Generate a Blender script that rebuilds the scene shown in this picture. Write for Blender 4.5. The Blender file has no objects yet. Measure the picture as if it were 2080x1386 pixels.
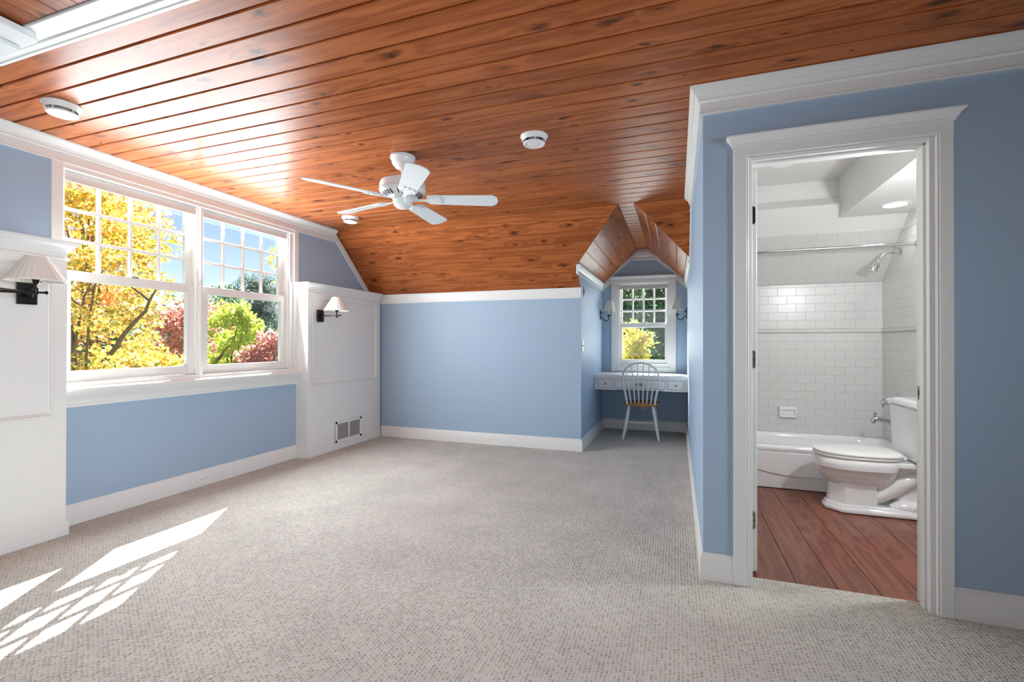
import bpy, bmesh, math, random
import numpy as np
from mathutils import Vector, Matrix

random.seed(7)
S = bpy.context.scene
COL = S.collection
R = math.radians

# ------------------------------------------------------------------ camera, world, sun, large lights, exposure
CAMH = 1.155
yaw, pit, rol = R(19.37), R(0.257), R(0.08)
F = Vector((-math.sin(yaw)*math.cos(pit), math.cos(yaw)*math.cos(pit), math.sin(pit)))
Rt = Vector((math.cos(yaw), math.sin(yaw), 0))
U = Rt.cross(F)
R2 = math.cos(rol)*Rt + math.sin(rol)*U
U2 = R2.cross(F)
cam_d = bpy.data.cameras.new('camera')
cam_d.sensor_width = 36.0
cam_d.lens = 952.0*36.0/2080.0
cam_d.clip_start = 0.02
cam_d.clip_end = 500
cam = bpy.data.objects.new('camera', cam_d)
COL.objects.link(cam)
cam.matrix_world = Matrix(((R2.x, U2.x, -F.x, 0), (R2.y, U2.y, -F.y, 0), (R2.z, U2.z, -F.z, CAMH), (0, 0, 0, 1)))
S.camera = cam

SUNDIR = Vector((0.645, -1.006, -1.0)).normalized()          # the way the sunlight travels
w = bpy.data.worlds.new('sky')
S.world = w
w.use_nodes = True
nt = w.node_tree
bg = nt.nodes['Background']
sky = nt.nodes.new('ShaderNodeTexSky')
sky.sky_type = 'NISHITA'
sky.sun_disc = False
sky.sun_elevation = R(39.9)
sky.sun_rotation = math.atan2(-SUNDIR.x, -SUNDIR.y)
sky.air_density = 1.0
sky.dust_density = 0.0
sky.ozone_density = 3.0
tint = nt.nodes.new('ShaderNodeMix'); tint.data_type = 'RGBA'; tint.blend_type = 'MULTIPLY'
tint.inputs[0].default_value = 1.0
tint.inputs[7].default_value = (1.02, 0.88, 1.14, 1)
nt.links.new(sky.outputs[0], tint.inputs[6])
nt.links.new(tint.outputs[2], bg.inputs[0])
bg.inputs[1].default_value = 0.125

def lamp(name, kind, loc, direction=None, energy=100, color=(1, 1, 1), size=None, size_y=None, **kw):
    l = bpy.data.lights.new(name, kind)
    l.energy = energy
    l.color = color
    if kind == 'AREA':
        l.shape = 'RECTANGLE' if size_y else 'SQUARE'
        l.size = size
        if size_y:
            l.size_y = size_y
    elif kind in ('POINT', 'SPOT') and size:
        l.shadow_soft_size = size
    for k, v in kw.items():
        setattr(l, k, v)
    o = bpy.data.objects.new(name, l)
    COL.objects.link(o)
    o.location = loc
    if direction is not None:
        o.rotation_euler = Vector(direction).to_track_quat('-Z', 'Y').to_euler()
    return o

lamp('sun', 'SUN', (-10, 12, 12), SUNDIR, energy=24.0, color=(1.0, 0.965, 0.92), angle=R(0.3))
lamp('window_daylight', 'AREA', (-3.598, 2.73, 1.58), (1, 0.0, 0.16), energy=90, color=(0.86, 0.93, 1.0), size=1.8, size_y=1.25)
lamp('dormer_daylight', 'AREA', (-0.42, 6.68, 1.42), (0, -1, -0.05), energy=9, color=(0.93, 0.97, 1.0), size=0.58, size_y=0.95)
lamp('rear_fill', 'AREA', (-1.2, -2.35, 1.5), (0.0, 1, 0.0), energy=25, color=(0.95, 0.97, 1.0), size=3.4, size_y=1.5)  # added fill lamp behind the camera; the rear wall has no window
lamp('side_fill', 'AREA', (2.9, 0.5, 1.35), (-1, 0.22, -0.06), energy=38, color=(0.86, 0.93, 1.0), size=2.4, size_y=1.3, spread=R(78))  # added narrow fill from the blank right wall, brightens the window side

vs = S.view_settings
vs.view_transform = 'Standard'
vs.look = 'None'
vs.exposure = 0.32
vs.gamma = 1.0
vs.use_curve_mapping = False
S.cycles.use_denoising = True
S.cycles.max_bounces = 10
S.cycles.diffuse_bounces = 6
S.cycles.transparent_max_bounces = 12
S.cycles.sample_clamp_indirect = 6.0
S.cycles.glossy_bounces = 3
S.cycles.use_adaptive_sampling = True
S.cycles.adaptive_threshold = 0.03

# ------------------------------------------------------------------ materials
def srgb(r, g, b):
    f = lambda c: (c/255/12.92) if c/255 <= 0.04045 else ((c/255+0.055)/1.055)**2.4
    return (f(r), f(g), f(b), 1.0)

def mat(name, col, rough=0.5, metal=0.0, bump=None, coat=0.0, spec=0.5, vary=0.0, vscale=3.0, coat_rough=0.06, coat_ior=1.5):
    m = bpy.data.materials.new(name)
    m.use_nodes = True
    n = m.node_tree
    p = n.nodes['Principled BSDF']
    p.inputs['Base Color'].default_value = col
    p.inputs['Roughness'].default_value = rough
    p.inputs['Metallic'].default_value = metal
    p.inputs['Specular IOR Level'].default_value = spec
    p.inputs['Coat Weight'].default_value = coat
    p.inputs['Coat Roughness'].default_value = coat_rough
    p.inputs['Coat IOR'].default_value = coat_ior
    tc = n.nodes.new('ShaderNodeTexCoord')
    if vary:
        t = n.nodes.new('ShaderNodeTexNoise')
        t.inputs['Scale'].default_value = vscale
        t.inputs['Detail'].default_value = 4
        n.links.new(tc.outputs['Object'], t.inputs['Vector'])
        mx = n.nodes.new('ShaderNodeMix')
        mx.data_type = 'RGBA'
        mx.inputs[6].default_value = [c*(1-vary) for c in col[:3]]+[1]
        mx.inputs[7].default_value = [min(1, c*(1+vary)) for c in col[:3]]+[1]
        n.links.new(t.outputs['Fac'], mx.inputs[0])
        n.links.new(mx.outputs[2], p.inputs['Base Color'])
    if bump:
        t = n.nodes.new('ShaderNodeTexNoise')
        t.inputs['Scale'].default_value = bump[0]
        t.inputs['Detail'].default_value = 3
        n.links.new(tc.outputs['Object'], t.inputs['Vector'])
        b = n.nodes.new('ShaderNodeBump')
        b.inputs['Strength'].default_value = bump[1]
        b.inputs['Distance'].default_value = 0.002
        n.links.new(t.outputs['Fac'], b.inputs['Height'])
        n.links.new(b.outputs['Normal'], p.inputs['Normal'])
    return m

def wood(name, light, mid, dark, rough, coat, knots=1.0, coat_ior=1.5, coat_rough=0.08, bands=26.0):
    m = bpy.data.materials.new(name)
    m.use_nodes = True
    n = m.node_tree
    N, L = n.nodes, n.links
    p = N['Principled BSDF']
    tc = N.new('ShaderNodeTexCoord')
    oi = N.new('ShaderNodeObjectInfo')
    mu = N.new('ShaderNodeVectorMath'); mu.operation = 'SCALE'
    cx = N.new('ShaderNodeCombineXYZ')
    L.new(oi.outputs['Random'], cx.inputs[0]); L.new(oi.outputs['Random'], cx.inputs[1]); L.new(oi.outputs['Random'], cx.inputs[2])
    L.new(cx.outputs[0], mu.inputs[0]); mu.inputs['Scale'].default_value = 61.0
    ad = N.new('ShaderNodeVectorMath'); ad.operation = 'ADD'
    L.new(tc.outputs['Object'], ad.inputs[0]); L.new(mu.outputs[0], ad.inputs[1])
    def mapped(s):
        q = N.new('ShaderNodeMapping'); q.inputs['Scale'].default_value = s
        L.new(ad.outputs[0], q.inputs['Vector']); return q.outputs[0]
    vo = N.new('ShaderNodeTexVoronoi'); vo.voronoi_dimensions = '2D'
    vo.inputs['Scale'].default_value = 1.0
    L.new(mapped((3.0, 7.0, 1.0)), vo.inputs['Vector'])
    def ramp(src, a, b, ca=(0, 0, 0, 1), cb=(1, 1, 1, 1)):
        r = N.new('ShaderNodeValToRGB')
        r.color_ramp.elements[0].position = a; r.color_ramp.elements[0].color = ca
        r.color_ramp.elements[1].position = b; r.color_ramp.elements[1].color = cb
        L.new(src, r.inputs[0]); return r
    sep = N.new('ShaderNodeSeparateColor'); L.new(vo.outputs['Color'], sep.inputs[0])
    siz = N.new('ShaderNodeMapRange'); siz.inputs['From Min'].default_value = 0.22; siz.inputs['From Max'].default_value = 1.0
    siz.inputs['To Min'].default_value = 0.02; siz.inputs['To Max'].default_value = 1.25
    L.new(sep.outputs[0], siz.inputs['Value'])
    wb = N.new('ShaderNodeTexNoise'); wb.inputs['Scale'].default_value = 1.0; wb.inputs['Detail'].default_value = 3
    L.new(mapped((16.0, 45.0, 30.0)), wb.inputs['Vector'])
    dd = N.new('ShaderNodeMath'); dd.operation = 'MULTIPLY_ADD'; dd.inputs[1].default_value = 0.34
    L.new(wb.outputs['Fac'], dd.inputs[0])
    ds = N.new('ShaderNodeMath'); ds.operation = 'SUBTRACT'; ds.inputs[1].default_value = 0.16
    L.new(vo.outputs['Distance'], ds.inputs[0]); L.new(ds.outputs[0], dd.inputs[2])
    dn = N.new('ShaderNodeMath'); dn.operation = 'DIVIDE'
    L.new(dd.outputs[0], dn.inputs[0]); L.new(siz.outputs[0], dn.inputs[1])
    kn = ramp(dn.outputs[0], 0.05, 0.20, (1, 1, 1, 1), (0, 0, 0, 1))
    halo = ramp(dn.outputs[0], 0.06, 0.60, (1, 1, 1, 1), (0, 0, 0, 1))
    # patchy smudges round the knots
    sm = N.new('ShaderNodeTexNoise'); sm.inputs['Scale'].default_value = 1.0; sm.inputs['Detail'].default_value = 5
    L.new(mapped((3.5, 22.0, 20.0)), sm.inputs['Vector'])
    # flame grain: stretched noise pushed through a sine, bent by the knots
    gr = N.new('ShaderNodeTexNoise'); gr.inputs['Scale'].default_value = 1.0; gr.inputs['Detail'].default_value = 2
    L.new(mapped((0.9, 11.0, 9.0)), gr.inputs['Vector'])
    m1 = N.new('ShaderNodeMath'); m1.operation = 'MULTIPLY_ADD'
    L.new(halo.outputs[0], m1.inputs[0]); m1.inputs[1].default_value = 0.22; L.new(gr.outputs['Fac'], m1.inputs[2])
    m2 = N.new('ShaderNodeMath'); m2.operation = 'MULTIPLY'; m2.inputs[1].default_value = bands
    L.new(m1.outputs[0], m2.inputs[0])
    m3 = N.new('ShaderNodeMath'); m3.operation = 'SINE'
    L.new(m2.outputs[0], m3.inputs[0])
    m4 = N.new('ShaderNodeMath'); m4.operation = 'MULTIPLY_ADD'; m4.inputs[1].default_value = 0.5; m4.inputs[2].default_value = 0.5
    L.new(m3.outputs[0], m4.inputs[0])
    fi = N.new('ShaderNodeTexNoise'); fi.inputs['Scale'].default_value = 1.0; fi.inputs['Detail'].default_value = 3
    L.new(mapped((6.0, 170.0, 100.0)), fi.inputs['Vector'])
    m5 = N.new('ShaderNodeMath'); m5.operation = 'MULTIPLY_ADD'; m5.inputs[1].default_value = 0.45
    L.new(m4.outputs[0], m5.inputs[0]); L.new(fi.outputs['Fac'], m5.inputs[2])
    base = ramp(m5.outputs[0], 0.35, 0.95, mid, light)
    def mix(fac, a, b):
        x = N.new('ShaderNodeMix'); x.data_type = 'RGBA'
        L.new(fac, x.inputs[0]); L.new(a, x.inputs[6])
        if isinstance(b, tuple): x.inputs[7].default_value = b
        else: L.new(b, x.inputs[7])
        return x.outputs[2]
    smr = ramp(sm.outputs['Fac'], 0.52, 0.78)
    hs = N.new('ShaderNodeMath'); hs.operation = 'MULTIPLY'
    L.new(smr.outputs[0], hs.inputs[0]); L.new(halo.outputs[0], hs.inputs[1])
    hs2 = N.new('ShaderNodeMath'); hs2.operation = 'MULTIPLY_ADD'; hs2.inputs[1].default_value = 0.9*knots
    L.new(hs.outputs[0], hs2.inputs[0])
    tone = N.new('ShaderNodeMath'); tone.operation = 'MULTIPLY'; tone.inputs[1].default_value = 0.28
    L.new(oi.outputs['Random'], tone.inputs[0]); L.new(tone.outputs[0], hs2.inputs[2])
    c1 = mix(hs2.outputs[0], base.outputs[0], tuple(0.45*a+0.55*b for a, b in zip(mid, dark)))
    kk = N.new('ShaderNodeMath'); kk.operation = 'MULTIPLY'; kk.inputs[1].default_value = 0.85*knots
    L.new(kn.outputs[0], kk.inputs[0])
    c2 = mix(kk.outputs[0], c1, dark)
    L.new(c2, p.inputs['Base Color'])
    p.inputs['Roughness'].default_value = rough
    p.inputs['Specular IOR Level'].default_value = 0.13
    p.inputs['Coat Weight'].default_value = coat
    p.inputs['Coat Roughness'].default_value = coat_rough
    p.inputs['Coat IOR'].default_value = coat_ior
    b = N.new('ShaderNodeBump'); b.inputs['Strength'].default_value = 0.06; b.inputs['Distance'].default_value = 0.002
    L.new(fi.outputs['Fac'], b.inputs['Height']); L.new(b.outputs[0], p.inputs['Normal'])
    return m

def carpet_mat():
    m = bpy.data.materials.new('carpet_loop_pile')
    m.use_nodes = True
    N, L = m.node_tree.nodes, m.node_tree.links
    p = N['Principled BSDF']
    tc = N.new('ShaderNodeTexCoord')
    wob = N.new('ShaderNodeTexNoise'); wob.inputs['Scale'].default_value = 26; wob.inputs['Detail'].default_value = 2
    L.new(tc.outputs['Object'], wob.inputs['Vector'])
    sub = N.new('ShaderNodeVectorMath'); sub.operation = 'SUBTRACT'; sub.inputs[1].default_value = (0.5, 0.5, 0.5)
    L.new(wob.outputs['Color'], sub.inputs[0])
    sc = N.new('ShaderNodeVectorMath'); sc.operation = 'SCALE'; sc.inputs['Scale'].default_value = 0.013
    L.new(sub.outputs[0], sc.inputs[0])
    ad = N.new('ShaderNodeVectorMath'); ad.operation = 'ADD'
    L.new(tc.outputs['Object'], ad.inputs[0]); L.new(sc.outputs[0], ad.inputs[1])
    # small loops set in staggered rows
    mp = N.new('ShaderNodeMapping'); mp.inputs['Rotation'].default_value = (0, 0, R(90))
    L.new(ad.outputs[0], mp.inputs['Vector'])
    br = N.new('ShaderNodeTexBrick')
    br.inputs['Scale'].default_value = 1.0
    br.inputs['Brick Width'].default_value = 0.0165
    br.inputs['Row Height'].default_value = 0.0150
    br.inputs['Mortar Size'].default_value = 0.0050
    br.inputs['Mortar Smooth'].default_value = 1.0
    br.inputs['Color1'].default_value = (0, 0, 0, 1); br.inputs['Color2'].default_value = (0.5, 0.5, 0.5, 1)
    br.inputs['Mortar'].default_value = (0.85, 0.85, 0.85, 1)
    L.new(mp.outputs[0], br.inputs['Vector'])
    fine = N.new('ShaderNodeTexNoise'); fine.inputs['Scale'].default_value = 230; fine.inputs['Detail'].default_value = 2
    L.new(tc.outputs['Object'], fine.inputs['Vector'])
    big = N.new('ShaderNodeTexNoise'); big.inputs['Scale'].default_value = 2.6; big.inputs['Detail'].default_value = 3
    L.new(tc.outputs['Object'], big.inputs['Vector'])
    a1 = N.new('ShaderNodeMath'); a1.operation = 'MULTIPLY_ADD'; a1.inputs[1].default_value = 0.75
    L.new(fine.outputs['Fac'], a1.inputs[0]); L.new(br.outputs['Color'], a1.inputs[2])
    r = N.new('ShaderNodeValToRGB')
    r.color_ramp.elements[0].position = 0.22; r.color_ramp.elements[0].color = srgb(158, 153, 142)
    r.color_ramp.elements[1].position = 0.95; r.color_ramp.elements[1].color = srgb(219, 216, 207)
    L.new(a1.outputs[0], r.inputs[0])
    mx = N.new('ShaderNodeMix'); mx.data_type = 'RGBA'; mx.blend_type = 'MULTIPLY'; mx.inputs[0].default_value = 1.0
    rb = N.new('ShaderNodeValToRGB')
    rb.color_ramp.elements[0].position = 0.3; rb.color_ramp.elements[0].color = (0.86, 0.86, 0.86, 1)
    rb.color_ramp.elements[1].position = 0.7; rb.color_ramp.elements[1].color = (1, 1, 1, 1)
    L.new(big.outputs['Fac'], rb.inputs[0])
    L.new(r.outputs[0], mx.inputs[6]); L.new(rb.outputs[0], mx.inputs[7])
    L.new(mx.outputs[2], p.inputs['Base Color'])
    p.inputs['Roughness'].default_value = 0.95
    p.inputs['Specular IOR Level'].default_value = 0.1
    b = N.new('ShaderNodeBump'); b.inputs['Strength'].default_value = 0.9; b.inputs['Distance'].default_value = 0.005
    L.new(a1.outputs[0], b.inputs['Height']); L.new(b.outputs[0], p.inputs['Normal'])
    return m

def glass_mat():
    m = bpy.data.materials.new('window_glass')
    m.use_nodes = True
    N, L = m.node_tree.nodes, m.node_tree.links
    N.remove(N['Principled BSDF'])
    tr = N.new('ShaderNodeBsdfTransparent'); tr.inputs[0].default_value = (0.97, 0.985, 0.98, 1)
    gl = N.new('ShaderNodeBsdfGlossy'); gl.inputs['Roughness'].default_value = 0.02
    lw = N.new('ShaderNodeLayerWeight'); lw.inputs['Blend'].default_value = 0.5
    pw = N.new('ShaderNodeMath'); pw.operation = 'POWER'; pw.inputs[1].default_value = 5.0
    L.new(lw.outputs['Facing'], pw.inputs[0])
    fr = N.new('ShaderNodeMath'); fr.operation = 'MULTIPLY_ADD'; fr.inputs[1].default_value = 0.9; fr.inputs[2].default_value = 0.03
    L.new(pw.outputs[0], fr.inputs[0])
    mx = N.new('ShaderNodeMixShader')
    L.new(fr.outputs[0], mx.inputs[0]); L.new(tr.outputs[0], mx.inputs[1]); L.new(gl.outputs[0], mx.inputs[2])
    L.new(mx.outputs[0], N['Material Output'].inputs[0])
    return m

def leaf_mat(name, cols):
    m = bpy.data.materials.new(name)
    m.use_nodes = True
    N, L = m.node_tree.nodes, m.node_tree.links
    N.remove(N['Principled BSDF'])
    g = N.new('ShaderNodeNewGeometry')
    r = N.new('ShaderNodeValToRGB')
    e = r.color_ramp.elements
    while len(e) < len(cols):
        e.new(0.5)
    for k, c in enumerate(cols):
        e[k].position = k/(len(cols)-1); e[k].color = c
    L.new(g.outputs['Random Per Island'], r.inputs[0])
    d = N.new('ShaderNodeBsdfDiffuse'); t = N.new('ShaderNodeBsdfTranslucent')
    L.new(r.outputs[0], d.inputs[0]); L.new(r.outputs[0], t.inputs[0])
    mx = N.new('ShaderNodeMixShader'); mx.inputs[0].default_value = 0.6
    L.new(d.outputs[0], mx.inputs[1]); L.new(t.outputs[0], mx.inputs[2])
    gl = N.new('ShaderNodeBsdfGlossy'); gl.inputs['Roughness'].default_value = 0.45
    m2 = N.new('ShaderNodeMixShader'); m2.inputs[0].default_value = 0.05
    L.new(mx.outputs[0], m2.inputs[1]); L.new(gl.outputs[0], m2.inputs[2])
    L.new(m2.outputs[0], N['Material Output'].inputs[0])
    return m

def emit_mat(name, col, s):
    m = bpy.data.materials.new(name)
    m.use_nodes = True
    p = m.node_tree.nodes['Principled BSDF']
    p.inputs['Base Color'].default_value = col
    p.inputs['Emission Color'].default_value = col
    p.inputs['Emission Strength'].default_value = s
    return m

M = dict(
    blue=mat('blue_wall_paint', srgb(160, 183, 204), 0.5, bump=(140, 0.05), spec=0.35),
    white=mat('white_satin_paint', srgb(227, 229, 226), 0.35, spec=0.4),
    bathpaint=mat('bathroom_white_paint', srgb(222, 221, 219), 0.55),
    ceil=wood('stained_pine_ceiling', srgb(177, 103, 57), srgb(139, 73, 38), srgb(58, 31, 20), 0.30, 0.0, coat_ior=1.6, coat_rough=0.12),
    plank=wood('stained_floor_plank', srgb(132, 80, 62), srgb(98, 55, 44), srgb(52, 26, 22), 0.4, 0.25, knots=0.5, coat_rough=0.2),
    seatwood=wood('honey_oak', srgb(200, 150, 98), srgb(170, 118, 70), srgb(110, 72, 40), 0.4, 0.2, knots=0.1),
    carpet=carpet_mat(),
    glass=glass_mat(),
    fan=mat('white_fan_enamel', srgb(228, 232, 233), 0.28, spec=0.5),
    plastic=mat('white_plastic', srgb(233, 233, 231), 0.35),
    dark=mat('dark_slot', srgb(20, 19, 18), 0.7),
    grey=mat('grey_louver', srgb(196, 194, 190), 0.5),
    bronze=mat('dark_bronze', srgb(38, 35, 33), 0.32, metal=0.7, vary=0.2, vscale=40),
    black=mat('black_iron', srgb(30, 30, 31), 0.45, metal=0.6),
    chrome=mat('polished_chrome', srgb(205, 205, 205), 0.08, metal=1.0),
    nickel=mat('brushed_nickel', srgb(150, 146, 140), 0.3, metal=1.0),
    blackhinge=mat('blackened_hinge', srgb(28, 27, 25), 0.5, metal=0.4),
    shade=mat('pleated_linen_shade', srgb(226, 224, 217), 0.8, bump=(300, 0.1)),
    candle=mat('ivory_candle_sleeve', srgb(226, 200, 140), 0.5),
    tile=mat('glazed_white_tile', srgb(210, 210, 208), 0.26, coat=0.0, vary=0.02, vscale=30),
    grout=mat('pale_grout', srgb(184, 183, 181), 0.8),
    porcelain=mat('white_porcelain', srgb(236, 237, 238), 0.08, coat=0.5),
    shadefab=mat('roller_shade_fabric', srgb(206, 200, 194), 0.8),
    desk=mat('white_desk_paint', srgb(228, 228, 228), 0.3),
    bark=mat('maple_bark', srgb(124, 104, 78), 0.9, bump=(18, 0.6), vary=0.3, vscale=9),
    lawn=mat('lawn_grass', srgb(92, 104, 46), 0.95, vary=0.35, vscale=2.0),
    siding=mat('house_siding', srgb(180, 178, 170), 0.7),
    lampglow=emit_mat('lit_lamp_lens', (1, 0.96, 0.9, 1), 9.0),
    yellow=leaf_mat('yellow_maple_leaves', [srgb(206, 142, 44), srgb(238, 208, 92), srgb(236, 222, 120), srgb(160, 176, 70), srgb(240, 186, 66), srgb(250, 234, 150), srgb(188, 164, 56), srgb(140, 150, 60)]),
    orange=leaf_mat('orange_maple_leaves', [srgb(230, 166, 84), srgb(248, 204, 106), srgb(250, 222, 130), srgb(222, 152, 94), srgb(246, 214, 150)]),
    lime=leaf_mat('lime_leaves', [srgb(180, 206, 84), srgb(224, 230, 110), srgb(208, 220, 88), srgb(146, 180, 78), srgb(236, 216, 92)]),
    red=leaf_mat('red_maple_leaves', [srgb(184, 120, 120), srgb(212, 152, 142), srgb(224, 172, 144), srgb(150, 98, 96)]),
    green=leaf_mat('dark_green_leaves', [srgb(88, 128, 88), srgb(120, 158, 112), srgb(160, 186, 140), srgb(62, 94, 68)]),
    pine=leaf_mat('pine_needles', [srgb(82, 106, 92), srgb(110, 134, 112), srgb(66, 86, 74)]),
    shrub=leaf_mat('yellowing_shrub_leaves', [srgb(250, 236, 90), srgb(206, 220, 96), srgb(240, 190, 90), srgb(140, 172, 90), srgb(250, 240, 120), srgb(250, 226, 170)]),
)

# ------------------------------------------------------------------ mesh helpers
class MB:
    def __init__(s):
        s.v, s.f = [], []
    def add(s, vs, fs):
        o = len(s.v)
        s.v += [tuple(p) for p in vs]
        s.f += [[i+o for i in f] for f in fs]
        return s
    def box(s, x0, x1, y0, y1, z0, z1):
        v = [(x, y, z) for z in (z0, z1) for y in (y0, y1) for x in (x0, x1)]
        return s.add(v, [(0, 2, 3, 1), (4, 5, 7, 6), (0, 1, 5, 4), (2, 6, 7, 3), (0, 4, 6, 2), (1, 3, 7, 5)])
    def prism(s, poly, axis, a0, a1):
        """poly: 2D points; axis the extrusion axis. x:(y,z) y:(x,z) z:(x,y)"""
        def P(p, a):
            return {'x': (a, p[0], p[1]), 'y': (p[0], a, p[1]), 'z': (p[0], p[1], a)}[axis]
        n = len(poly)
        v = [P(p, a0) for p in poly]+[P(p, a1) for p in poly]
        f = [list(range(n))[::-1], list(range(n, 2*n))]
        f += [(i, (i+1) % n, n+(i+1) % n, n+i) for i in range(n)]
        return s.add(v, f)
    def loft(s, rings, cap0=True, cap1=True, closed=True):
        n = len(rings[0])
        v = [p for r in rings for p in r]
        f = []
        for k in range(len(rings)-1):
            for i in range(n if closed else n-1):
                j = (i+1) % n
                f.append((k*n+i, k*n+j, (k+1)*n+j, (k+1)*n+i))
        if cap0: f.append(list(range(n))[::-1])
        if cap1: f.append([(len(rings)-1)*n+i for i in range(n)])
        return s.add(v, f)
    def lathe(s, prof, center=(0, 0, 0), axis='z', n=28, cap=True):
        rings = []
        for r, h in prof:
            ring = []
            for i in range(n):
                a = 2*math.pi*i/n
                c, d = r*math.cos(a), r*math.sin(a)
                p = {'z': (c, d, h), 'x': (h, c, d), 'y': (d, h, c)}[axis]
                ring.append(tuple(p[k]+center[k] for k in range(3)))
            rings.append(ring)
        return s.loft(rings, cap, cap)
    def tube(s, pts, rad, n=10, cap=True):
        pts = [Vector(p) for p in pts]
        rads = rad if isinstance(rad, (list, tuple)) else [rad]*len(pts)
        rings = []
        prev = None
        for i, p in enumerate(pts):
            t = (pts[min(i+1, len(pts)-1)]-pts[max(i-1, 0)]).normalized()
            if prev is None:
                a = t.orthogonal().normalized()
            else:
                a = (prev-t*prev.dot(t)).normalized()
            prev = a
            b = t.cross(a)
            rings.append([tuple(p+rads[i]*(math.cos(2*math.pi*k/n)*a+math.sin(2*math.pi*k/n)*b)) for k in range(n)])
        return s.loft(rings, cap, cap)
    def sweep(s, path, prof, side=1, closed=False):
        """path: list of (x,y); prof: list of (d,z) closed polygon; d goes to the left (side=1) or right (-1) of the path"""
        n = len(path)
        P = [Vector(p) for p in path]
        offs = []
        for i in range(n):
            d0 = (P[i]-P[i-1]).normalized() if (i > 0 or closed) else None
            d1 = (P[(i+1) % n]-P[i]).normalized() if (i < n-1 or closed) else None
            nn = [Vector((-d.y, d.x))*side for d in (d0, d1) if d is not None]
            if len(nn) == 1:
                offs.append(nn[0])
            else:
                b = nn[0]+nn[1]
                offs.append(b/(1+nn[0].dot(nn[1])))
        rings = [[(P[i].x+offs[i].x*d, P[i].y+offs[i].y*d, z) for d, z in prof] for i in range(n)]
        if closed:
            rings.append(rings[0])
        return s.loft(rings, not closed, not closed)
    def build(s, name, m, parent=None, bevel=0, smooth=None, seg=1, loc=None):
        me = bpy.data.meshes.new(name)
        me.from_pydata(s.v, [], [list(f) for f in s.f])
        bm = bmesh.new()
        bm.from_mesh(me)
        bmesh.ops.remove_doubles(bm, verts=bm.verts, dist=1e-6)
        bmesh.ops.recalc_face_normals(bm, faces=bm.faces)
        if bevel:
            ed = [e for e in bm.edges if len(e.link_faces) == 2 and e.calc_face_angle(0) > R(25)]
            bmesh.ops.bevel(bm, geom=ed, offset=bevel, segments=seg, affect='EDGES', clamp_overlap=True)
        bm.to_mesh(me)
        bm.free()
        if smooth:
            me.polygons.foreach_set('use_smooth', [True]*len(me.polygons))
            me.set_sharp_from_angle(angle=R(smooth))
        me.materials.append(M[m] if isinstance(m, str) else m)
        o = bpy.data.objects.new(name, me)
        COL.objects.link(o)
        if parent is not None:
            o.parent = parent
        if loc is not None:
            o.location = loc
        return o

def tag(o, label=None, cat=None, group=None, kind=None):
    if label: o['label'] = label
    if cat: o['category'] = cat
    if group: o['group'] = group
    if kind: o['kind'] = kind
    return o

def thing(name, label, cat, loc=(0, 0, 0), rotz=0, group=None, kind=None):
    o = bpy.data.objects.new(name, None)
    COL.objects.link(o)
    o.location = loc
    o.rotation_euler = (0, 0, rotz)
    o.empty_display_size = 0.05
    return tag(o, label, cat, group, kind)

def struct(name, mb, m, label, parent=None, bevel=0, smooth=None):
    o = mb.build(name, m, parent, bevel, smooth)
    return tag(o, label, None, None, 'structure') if parent is None else o

def copy_tree(o, parent=None):
    c = o.copy()
    COL.objects.link(c)
    c.parent = parent
    for ch in list(o.children):
        copy_tree(ch, c)
    return c

_cache = {}
def piece(name, outline, origin, ua, va, m, parent, thick=0.010, cham=0.0036):
    """a flat board or tile: outline in (u,v) metres, face towards ua x va, shared mesh for equal outlines"""
    ua, va = Vector(ua).normalized(), Vector(va).normalized()
    nn = ua.cross(va)
    cu = sum(p[0] for p in outline)/len(outline); cv = sum(p[1] for p in outline)/len(outline)
    loc = [(round(p[0]-cu, 5), round(p[1]-cv, 5)) for p in outline]
    key = (name, m, tuple(loc), thick, cham)
    if key not in _cache:
        area = sum(loc[i][0]*loc[(i+1) % len(loc)][1]-loc[(i+1) % len(loc)][0]*loc[i][1] for i in range(len(loc)))
        if area < 0: loc = loc[::-1]
        n = len(loc)
        ins = []
        for i in range(n):
            p, a, b = Vector(loc[i]), Vector(loc[i-1]), Vector(loc[(i+1) % n])
            d0, d1 = (p-a).normalized(), (b-p).normalized()
            n0, n1 = Vector((-d0.y, d0.x)), Vector((-d1.y, d1.x))
            q = p+(n0+n1)/max(0.25, 1+n0.dot(n1))*cham
            ins.append((q.x, q.y))
        v = [(x, y, 0) for x, y in ins]+[(x, y, -cham) for x, y in loc]+[(x, y, -thick) for x, y in loc]
        f = [list(range(n))]
        for k in (0, 1):
            f += [(k*n+i, (k+1)*n+i, (k+1)*n+(i+1) % n, k*n+(i+1) % n) for i in range(n)]
        me = bpy.data.meshes.new(name)
        me.from_pydata(v, [], f)
        me.materials.append(M[m])
        _cache[key] = me
    o = bpy.data.objects.new(name, _cache[key])
    COL.objects.link(o)
    c = Vector(origin)+ua*cu+va*cv
    mw = Matrix(((ua.x, va.x, nn.x, c.x), (ua.y, va.y, nn.y, c.y), (ua.z, va.z, nn.z, c.z), (0, 0, 0, 1)))
    o.parent = parent
    o.matrix_world = mw
    o.matrix_local = mw          # every parent here stands at the world origin
    return o

def clip_v(poly, v0, v1):
    """clip a convex polygon to v0<=v<=v1"""
    def cut(P, f, sgn):
        out = []
        for i in range(len(P)):
            a, b = P[i], P[(i+1) % len(P)]
            da, db = (a[1]-f)*sgn, (b[1]-f)*sgn
            if da >= 0: out.append(a)
            if da*db < -1e-12:
                t = da/(da-db)
                out.append((a[0]+(b[0]-a[0])*t, a[1]+(b[1]-a[1])*t))
        return out
    P = cut(poly, v0, 1)
    return cut(P, v1, -1) if P else P

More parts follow.
